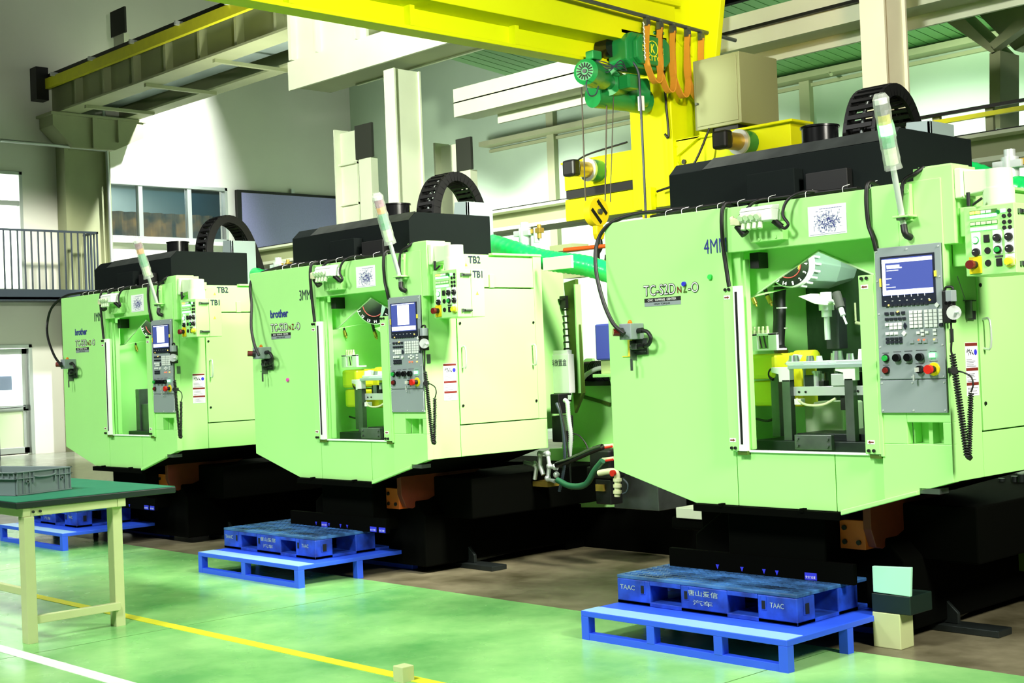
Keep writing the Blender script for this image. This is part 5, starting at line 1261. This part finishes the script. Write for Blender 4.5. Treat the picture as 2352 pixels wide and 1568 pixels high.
# ================================================================== TABLE, CRATE
t = thing('work_table', 'cream steel work table with green top at the left front', 'table', (-2.9, -1.98, 0))
def tb(b, nm, m, bev=0, lab=None, par=None):
    s = (par or t).location
    b.v = [(v[0] - t.location.x, v[1] - t.location.y, v[2] - t.location.z) for v in b.v]
    o = b.build(nm, m, par or t, bev)
    if lab: o['label'] = lab
    return o
b = MB(); b.box(-4.2, -2.15, -2.50, -1.52, .748, .785); tb(b, 'table_edge', 'mat_edge', .006, 'dark green rubber edge')
b = MB(); b.box(-4.2, -2.155, -2.495, -1.525, .785, .788); tb(b, 'table_mat', 'mat_green', 0, 'green table mat')
for (x, y) in ((-2.23, -2.455), (-2.29, -1.90), (-4.15, -2.455), (-4.15, -1.90)):
    b = MB(); b.box(x, x + .075, y, y + .06, 0, .70); tb(b, 'leg', 'table_cream', .004)
for q_ in ((-4.15, -2.165, -2.455, -2.41), (-4.15, -2.165, -1.89, -1.84), (-2.215, -2.17, -2.41, -1.89), (-4.12, -4.08, -2.41, -1.89)):
    b = MB(); b.box(*q_, .70, .748); tb(b, 'apron', 'table_cream', .003)
b = MB(); b.box(-2.225, -2.19, -2.41, -1.88, .10, .145); tb(b, 'stretcher', 'table_cream', .003)
for q_ in ((-4.12, -2.23, -2.44, -2.41, .26, .30), (-4.12, -4.09, -2.41, -1.88, .10, .145)):
    b = MB(); b.box(*q_); tb(b, 'stretcher', 'table_cream', .003)
for y in (-2.40, -2.36):
    b = MB(); b.cyl((-2.16, y, .725), (-2.152, y, .725), .008, n=8); tb(b, 'bolt', 'dark_steel')
t = thing('plastic_crate', 'grey plastic stacking crate on the green table top', 'crate', (-2.535, -2.33, .79)); t.rotation_euler.z = math.radians(17)
W_, D_, H_ = .60, .40, .135
b = MB()
b.box(-W_, 0, 0, .012, .0, H_); b.box(-W_, 0, D_ - .012, D_, 0, H_); b.box(-W_, -W_ + .012, 0, D_, 0, H_); b.box(-.012, 0, 0, D_, 0, H_); b.box(-W_, 0, 0, D_, 0, .01)
b.build('crate_body', 'crate_grey', t, .003)
b = MB()
for (x0, x1, y0, y1) in ((-W_ - .012, .012, -.012, .004), (-W_ - .012, .012, D_ - .004, D_ + .012), (-W_ - .012, -W_ + .004, -.012, D_ + .012), (-.004, .012, -.012, D_ + .012)):
    b.box(x0, x1, y0, y1, H_ - .006, H_); b.box(x0, x1, y0, y1, H_ - .042, H_ - .037)
b.build('rim', 'crate_grey', t, .001)
b = MB(); b.box(-W_ - .006, .008, -.008, 0, 0, .006); b.box(0, .008, -.008, D_ + .008, 0, .006); b.build('base_rim', 'crate_grey', t)
for y in (.0, .045, .09, D_ - .09, D_ - .045, D_ - .006):
    b = MB(); b.box(0, .010, y, y + .006, 0, H_ - .006); b.build('rib', 'crate_grey', t)
for x in (-.006, -.05, -.1, -.2, -.3, -.4, -.5):
    b = MB(); b.box(x - .005, x, -.010, 0, H_ - .04, H_ - .006); b.build('rib', 'crate_grey', t)
b = MB(); b.tube(smooth_path([(.012, D_ * .3, H_ - .03), (.016, D_ * .4, H_ - .038), (.016, D_ * .6, H_ - .038), (.012, D_ * .7, H_ - .03)], 3), .006, 6); b.box(0, .014, D_ * .29, D_ * .31, H_ - .07, H_ - .01); b.box(0, .014, D_ * .69, D_ * .71, H_ - .07, H_ - .01); b.build('grip', 'crate_grey', t)
for y in (.075, D_ - .07):
    b = MB(); b.cyl((0, y, H_ - .06), (.014, y, H_ - .06), .011, n=12); b.build('pin_boss', 'crate_grey', t); b = MB(); b.cyl((.0135, y, H_ - .06), (.0145, y, H_ - .06), .007, n=10); b.build('pin_hole', 'black', t)

# stub cabinet with a pale top beside the right-hand pallet and small post in front
t = thing('side_table', 'small cream stand with pale mint top and dark edge at the right pallet', 'side table', (1.60, -.0, 0))
b = MB(); q0 = at(2008, 1490, 2, 0); q1 = at(2070, 1493, 2, 0); q2 = at(2096, 1485, 2, 0)
bx, by = q1.x, q1.y
b = MB(); b.box(bx - .15 - 1.6, bx - 1.6, by, by + .12, 0, .17); b.build('leg', 'table_cream', t, .004)
b = MB(); b.box(bx - .15 - 1.6, bx + .06 - 1.6, by + .0, by + .2, .17, .26); b.build('apron', 'mat_edge', t, .004)
b = MB(); b.prism([(bx - .14 - 1.6, .265), (bx + .06 - 1.6, .26), (bx + .07 - 1.6, .40), (bx - .14 - 1.6, .39)], 1, by, by + .02); b.build('panel', 'mint', t, .003)
b = MB(); c = at(922, 1566, 2, 0); b.box(c.x - .035, c.x + .035, c.y - .02, c.y + .05, .0, .075)
tag(b.build('floor_post', 'table_cream', None, .004), 'low cream post stub on the floor at the bottom edge', 'post')

# ================================================================== MACHINE SERVICES BETWEEN THE MACHINES
def part_of(t, b, nm, m, bev=0, lab=None):
    s = t.location; b.v = [(v[0] - s.x, v[1] - s.y, v[2] - s.z) for v in b.v]
    o = b.build(nm, m, t, bev)
    if lab: o['label'] = lab
    return o
# electrical cabinet behind the middle machine
t = thing('electrical_cabinet', 'tall green electrical cabinet with open door behind the middle machine', 'cabinet', (-1.95, 1.5, .75))
yq = 1.6
def Pq(px, py): return at(px, py, 1, yq)
b = MB(); a = Pq(1246, 640); c = Pq(1294, 640); b.box(a.x - .5, c.x, yq - .35, yq, .95, 2.12); part_of(t, b, 'housing', 'green_paint', .005)
b = MB(); b.box(a.x - .3, c.x + .01, yq - .36, yq - .0, 2.12, 2.19); b.box(c.x - .10, c.x + .03, yq - .02, yq, 2.17, 2.2); part_of(t, b, 'cabinet_top', 'green_paint', .003)
b = MB(); e = Pq(1322, 650); b.prism([(c.x + .0, 2.02), (e.x, 2.04), (e.x + .03, 1.2), (c.x + .06, 1.05)], 1, yq, yq + .03); part_of(t, b, 'open_door', 'oil_olive', .003, 'open door with its shadow put into the olive colour')  # olive face paints the shadow on the open door
for i in range(16):
    b = MB(); z = 1.86 - i * .048; b.box(c.x + .005, c.x + .045, yq - .03, yq - .01, z, z + .012); part_of(t, b, 'louvre', 'black')
b = MB(); b.box(c.x + .0, c.x + .06, yq - .05, yq - .02, 1.83, 1.92); b.box(c.x - .02, c.x + .05, yq - .07, yq - .04, 1.89, 1.90); part_of(t, b, 'door_latch', 'black')
b = MB(); b.box(e.x - .0, e.x + .012, yq - .02, yq + .04, 1.2, 2.0); part_of(t, b, 'door_edge', 'green_paint')
t = thing('document_box', 'white document box lettered in blue on the cabinet by the middle machine', 'box', (-1.93, 1.4, 1.19))
yd = 1.45; a = at(1258, 815, 1, yd); c = at(1305, 812, 1, yd); z1 = a.z; z0 = at(1262, 903, 1, yd).z
b = MB(); b.box(c.x - .27, c.x, yd, yd + .06, z0, z1); part_of(t, b, 'box_body', 'white', .004)
b = MB(); b.box(c.x - .27, c.x - .02, yd + .01, yd + .06, z1, z1 + .03); part_of(t, b, 'box_lid', 'white', .004)
o = text('lettering', '资料放置盒', Vector((c.x - .225, yd, z1 - .085)) - t.location, X, Z, .205, .05, 'ink_dark', t, .006)
# coolant station between middle and right-hand machines
t = thing('coolant_tank', 'yellow-green coolant tank with chute between middle and right-hand machines', 'tank', (-1.3, 2.0, 0))
yt = 2.0
def poly(pxs, y, th, nm, m, bev=0, lab=None):
    L = [at(px, py, 1, y) for px, py in pxs]
    b = MB(); b.prism([(p.x, p.z) for p in L], 1, y, y + th); return part_of(t, b, nm, m, bev, lab)
poly([(1318, 880), (1420, 880), (1430, 1030), (1290, 1030)], 2.0, .05, 'chute', 'green_paint')
poly([(1312, 873), (1425, 873), (1425, 882), (1316, 884)], 1.94, .06, 'chute_flange', 'green_paint')
poly([(1262, 1030), (1430, 1024), (1440, 1165), (1240, 1165)], 1.95, .5, 'tank_body', 'green_paint', .004)
poly([(1330, 905), (1400, 925), (1400, 932), (1330, 912)], 1.98, .02, 'chute_rib', 'oil_olive')
poly([(1330, 840), (1345, 823), (1360, 823), (1366, 860), (1366, 880), (1326, 880)], 2.1, .03, 'side_cheek', 'green_paint')
poly([(1300, 1100), (1340, 1085), (1352, 1155), (1290, 1160)], 1.92, .03, 'splash_sheet', 'green_paint')
t = thing('motor_unit', 'dark ribbed conveyor motor behind the right-hand machine', 'motor', tuple(at(1370, 860, 1, 1.9)))
b = MB(); c = at(1368, 852, 1, 1.9); b.cyl(c - X * .1, c + X * .12, .075, n=20); part_of(t, b, 'motor_body', 'dark_steel')
for i in range(7):
    b = MB(); q = c + X * (-.02 + i * .02); b.cyl(q, q + X * .006, .08, n=20); part_of(t, b, 'cooling_rib', 'dull_steel')
b = MB(); b.box(c.x - .12, c.x + .25, 1.85, 2.0, c.z - .11, c.z - .075); part_of(t, b, 'motor_base', 'black', .003)
b = MB(); b.tube(smooth_path([at(1332, 880, 1, 1.8), at(1345, 862, 1, 1.8), at(1368, 848, 1, 1.8), at(1395, 843, 1, 1.8)], 4), .018, 8); part_of(t, b, 'white_hose', 'white')
t = thing('lubricator', 'blue box on cream pedestal beside the right-hand machine', 'box', tuple(at(1385, 860, 1, 1.7)))
b = MB(); a = at(1365, 745, 1, 1.7); c = at(1412, 826, 1, 1.7); b.box(a.x, c.x, 1.7, 1.9, c.z, a.z); part_of(t, b, 'blue_case', 'blue_box', .012)
b = MB(); b.box(a.x + .03, c.x, 1.72, 1.88, c.z - .1, c.z); part_of(t, b, 'pedestal', 'table_cream', .003)
b = MB(); b.box(a.x - .02, c.x + .02, 1.68, 1.92, c.z - .125, c.z - .1); b.prism([(c.x - .06, c.z - .22), (c.x + .02, c.z - .22), (c.x + .02, c.z - .125), (c.x - .08, c.z - .125)], 1, 1.72, 1.75); part_of(t, b, 'shelf', 'green_paint', .003)
# pump and plumbing
t = thing('coolant_pump', 'black coolant pump with valves left of the right-hand machine', 'pump', tuple(at(1378, 1160, 1, 1.25)))
yp = 1.25
def pt(px, py, y=yp): return at(px, py, 1, y)
b = MB(); a = pt(1352, 1032); c = pt(1402, 1100); b.box(a.x, c.x, yp, yp + .16, c.z, a.z); part_of(t, b, 'pump_head', 'black', .015)
b = MB(); a = pt(1362, 1100); c = pt(1400, 1160); b.box(a.x, c.x, yp + .02, yp + .14, c.z, a.z); b.box(pt(1340, 1075).x, a.x, yp + .03, yp + .1, pt(1340, 1098).z, pt(1340, 1072).z); part_of(t, b, 'pump_body', 'black', .008)
b = MB(); a = pt(1368, 1112, yp - .0); c = pt(1386, 1128); b.box(a.x, c.x, yp - .003, yp + .02, c.z, a.z); part_of(t, b, 'rating_plate', 'brass', 0)
for (px, py) in ((1396, 1024), (1398, 1054)):
    b = MB(); b.tube([pt(px - 14, py + 1, 1.15), pt(px + 12, py - 2, 1.15)], .012, 8); part_of(t, b, 'valve_body', 'pvc_cream')
    b = MB(); b.tube([pt(px - 6, py + 4, 1.13), pt(px + 10, py + 1, 1.13)], .008, 6); part_of(t, b, 'valve_lever', 'red')
b = MB(); b.tube(smooth_path([pt(1376, 1086, 1.1), pt(1400, 1082, 1.1), pt(1414, 1084, 1.1), pt(1418, 1100, 1.1), pt(1418, 1140, 1.1)], 5), .021, 10); part_of(t, b, 'pvc_pipe', 'pvc_cream')
for py in (1098, 1112, 1126):
    b = MB(); q = pt(1418, py, 1.1); b.cyl(q, q - Z * .02, .029, n=14); part_of(t, b, 'pipe_nut', 'pvc_cream')
b = MB(); q = pt(1410, 1086, 1.07); b.cyl(q, q - Y * .02, .022, n=10); part_of(t, b, 'hand_wheel', 'red')
b = MB(); b.tube(smooth_path([pt(1432, 1100, 1.1), pt(1442, 1112, 1.1), pt(1440, 1128, 1.1), pt(1430, 1134, 1.1)], 4), .006, 6); part_of(t, b, 'thin_hose', 'rail_dark')
# pipework at the rear right foot of the middle machine
t = thing('pipe_manifold', 'galvanised pipe fittings at the rear foot of the middle machine', 'pipes', tuple(at(1250, 1080, 1, 1.15)))
for P_ in ([(1225, 1060), (1232, 1075), (1228, 1100)], [(1240, 1040), (1258, 1040), (1262, 1070), (1280, 1075)], [(1262, 1070), (1258, 1100), (1275, 1105)], [(1205, 1062), (1225, 1066)], [(1240, 1040), (1240, 1068), (1248, 1090)]):
    b = MB(); b.tube([pt(a_, c_, 1.15) for a_, c_ in P_], .016, 8); part_of(t, b, 'pipe', 'zinc')
for a_, c_ in ((1240, 1042), (1258, 1042), (1262, 1070), (1228, 1066), (1275, 1072), (1258, 1098), (1278, 1090)):
    b = MB(); b.sphere(pt(a_, c_, 1.15), .024, 10); part_of(t, b, 'elbow', 'zinc')
b = MB(); b.box(pt(1225, 1100).x, pt(1280, 1100).x, 1.15, 1.3, pt(1250, 1118, 1.15).z, pt(1250, 1106, 1.15).z); part_of(t, b, 'pipe_shelf', 'brass')
def hose(pts, y, r, m, label, ribbed=False, n=6):
    P_ = smooth_path([pt(a_, c_, y) for a_, c_ in pts], n)
    rad = None
    if ribbed:
        out = []
        for i in range(len(P_) - 1):
            k = max(1, int((P_[i + 1] - P_[i]).length / .006))
            for j in range(k): out.append(P_[i].lerp(P_[i + 1], j / k))
        P_ = out; rad = [r * (1.0 if i % 2 else .8) for i in range(len(P_))]
    b = MB(); b.tube(P_, r, 8, 0, True, rad)
    tag(b.build('hose', m), label, 'hose')
hose([(1278, 1068), (1320, 1052), (1360, 1034), (1384, 1026)], 1.12, .022, 'black_gloss', 'thick black hose sloping up to the upper red valve')
hose([(1280, 1102), (1310, 1116), (1345, 1112), (1366, 1080), (1384, 1058)], 1.1, .022, 'dark_green_hose', 'dark green hose curving up to the lower red valve')
hose([(1278, 925), (1290, 960), (1297, 1040), (1293, 1090), (1284, 1130)], 1.16, .012, 'rail_dark', 'dark corrugated conduit hanging beside the document box', True)
hose([(1296, 918), (1303, 925), (1306, 960), (1311, 1000), (1308, 1050)], 1.18, .017, 'zinc', 'grey corrugated conduit beside the document box', True)
hose([(1284, 925), (1296, 980), (1308, 1060), (1312, 1125)], 1.14, .006, 'black', 'thin black cable between the two conduits')
hose([(1313, 995), (1330, 1000), (1345, 1018), (1352, 1036)], 1.2, .005, 'black', 'thin black cable arching over the black pump')
t = thing('valve_block', 'black switch block under the document box', 'block', tuple(at(1280, 920, 1, 1.3)))
b = MB(); a = pt(1263, 905, 1.3); c = pt(1284, 950, 1.3); b.box(a.x, c.x, 1.3, 1.4, c.z, a.z); b.box(pt(1262, 960, 1.3).x, pt(1290, 960, 1.3).x, 1.32, 1.42, pt(1262, 1015, 1.3).z, pt(1262, 955, 1.3).z); part_of(t, b, 'housing', 'black', .006)
b = MB(); b.box(pt(1292, 955, 1.25).x, pt(1302, 955, 1.25).x, 1.25, 1.3, pt(1292, 990, 1.25).z, pt(1292, 955, 1.25).z); part_of(t, b, 'metal_fitting', 'dull_steel', .004)
# louvred white cabinet between far and middle machine
t = thing('louvred_cabinet', 'low white louvred cabinet between the farthest and middle machines', 'cabinet', (-5.85, 2.2, 0))
b = MB(); b.box(-6.15, -5.56, 2.0, 2.5, .02, .62); part_of(t, b, 'housing', 'cream_paint', .006)
for i in range(11):
    for x in (-6.04, -5.82):
        z = .56 - i * .034
        b = MB(); b.box(x, x + .12, 1.988, 2.0, z, z + .008); part_of(t, b, 'louvre', 'rail_dark')
# chip conveyor parts seen under the right-hand machine and right rear plumbing
t = thing('chip_trough', 'low steel trough and screw motor left of the right-hand pallet', 'trough', tuple(at(1560, 1190, 1, 1.4)))
yt = 1.5
b = MB(); a = pt(1432, 1090, yt); c = pt(1512, 1140, yt); b.box(a.x - .1, c.x, yt, yt + .3, c.z - .1, a.z + .06); part_of(t, b, 'steel_box', 'dull_steel', .004)
b = MB(); a = pt(1552, 1165, 1.2); c = pt(1628, 1180, 1.2); b.box(a.x, c.x, 1.2, 1.4, c.z - .04, a.z); part_of(t, b, 'plate', 'beam_white', .004)
b = MB(); b.box(pt(1535, 1180, 1.2).x, pt(1640, 1180, 1.2).x, 1.22, 1.45, pt(1535, 1215, 1.2).z, pt(1535, 1186, 1.2).z); part_of(t, b, 'dark_drum', 'casting_shade_black', .02)
t = thing('rear_frame', 'green tank frame with black pipe at the lower right edge', 'frame', tuple(at(2320, 1200, 1, 1.7)))
yr = 1.7
b = MB(); a = pt(2268, 1145, yr); c = pt(2360, 1194, yr); b.box(a.x, c.x + .6, yr, yr + .2, c.z, a.z); part_of(t, b, 'cross_beam', 'oil_olive', .004)
b = MB(); a = pt(2236, 1140, yr); c = pt(2256, 1202, yr); b.box(a.x, c.x, yr - .02, yr + .05, c.z, a.z); part_of(t, b, 'end_plate', 'green_paint', .004)
b = MB(); a = pt(2293, 1195, yr); c = pt(2306, 1245, yr); b.box(a.x, c.x, yr, yr + .06, c.z, a.z); part_of(t, b, 'leg', 'green_paint', .003)
b = MB(); a = pt(2290, 1246, 1.5); c = pt(2420, 1318, 1.5); b.box(a.x, c.x, 1.5, 2.0, c.z, a.z); part_of(t, b, 'tank', 'oil_olive', .004)
b = MB(); b.tube(smooth_path([pt(2356, 1150, 1.4), pt(2345, 1190, 1.4), pt(2318, 1225, 1.4), pt(2270, 1240, 1.4)], 6), .028, 10); part_of(t, b, 'black_pipe', 'black')
for (a_, c_) in ((2300, 1110), (2330, 1105), (2345, 1100)):
    b = MB(); b.cyl(pt(a_, c_ - 12, yr), pt(a_, c_ + 38, yr), .02, n=10); part_of(t, b, 'valve_pipe', 'dark_steel')
# orange air pipe and shelf seen behind the hook
b = MB(); b.tube([at(1296, 574, 1, 2.6), at(1400, 564, 1, 2.6), at(1600, 548, 1, 2.6)], .018, 8); tag(b.build('air_pipe', 'orange_pipe'), 'orange air pipe behind the crane hook', 'pipe')
b = MB(); a = at(1262, 565, 1, 2.7); c = at(1315, 573, 1, 2.7); b.box(a.x, c.x, 2.7, 2.9, c.z, a.z); b.box(a.x + .1, a.x + 3, 2.75, 2.85, at(1360, 632, 1, 2.7).z, at(1360, 616, 1, 2.7).z); tag(b.build('service_duct', 'table_cream'), 'cream service duct behind the green hose', 'duct')
bpy.context.view_layer.update()
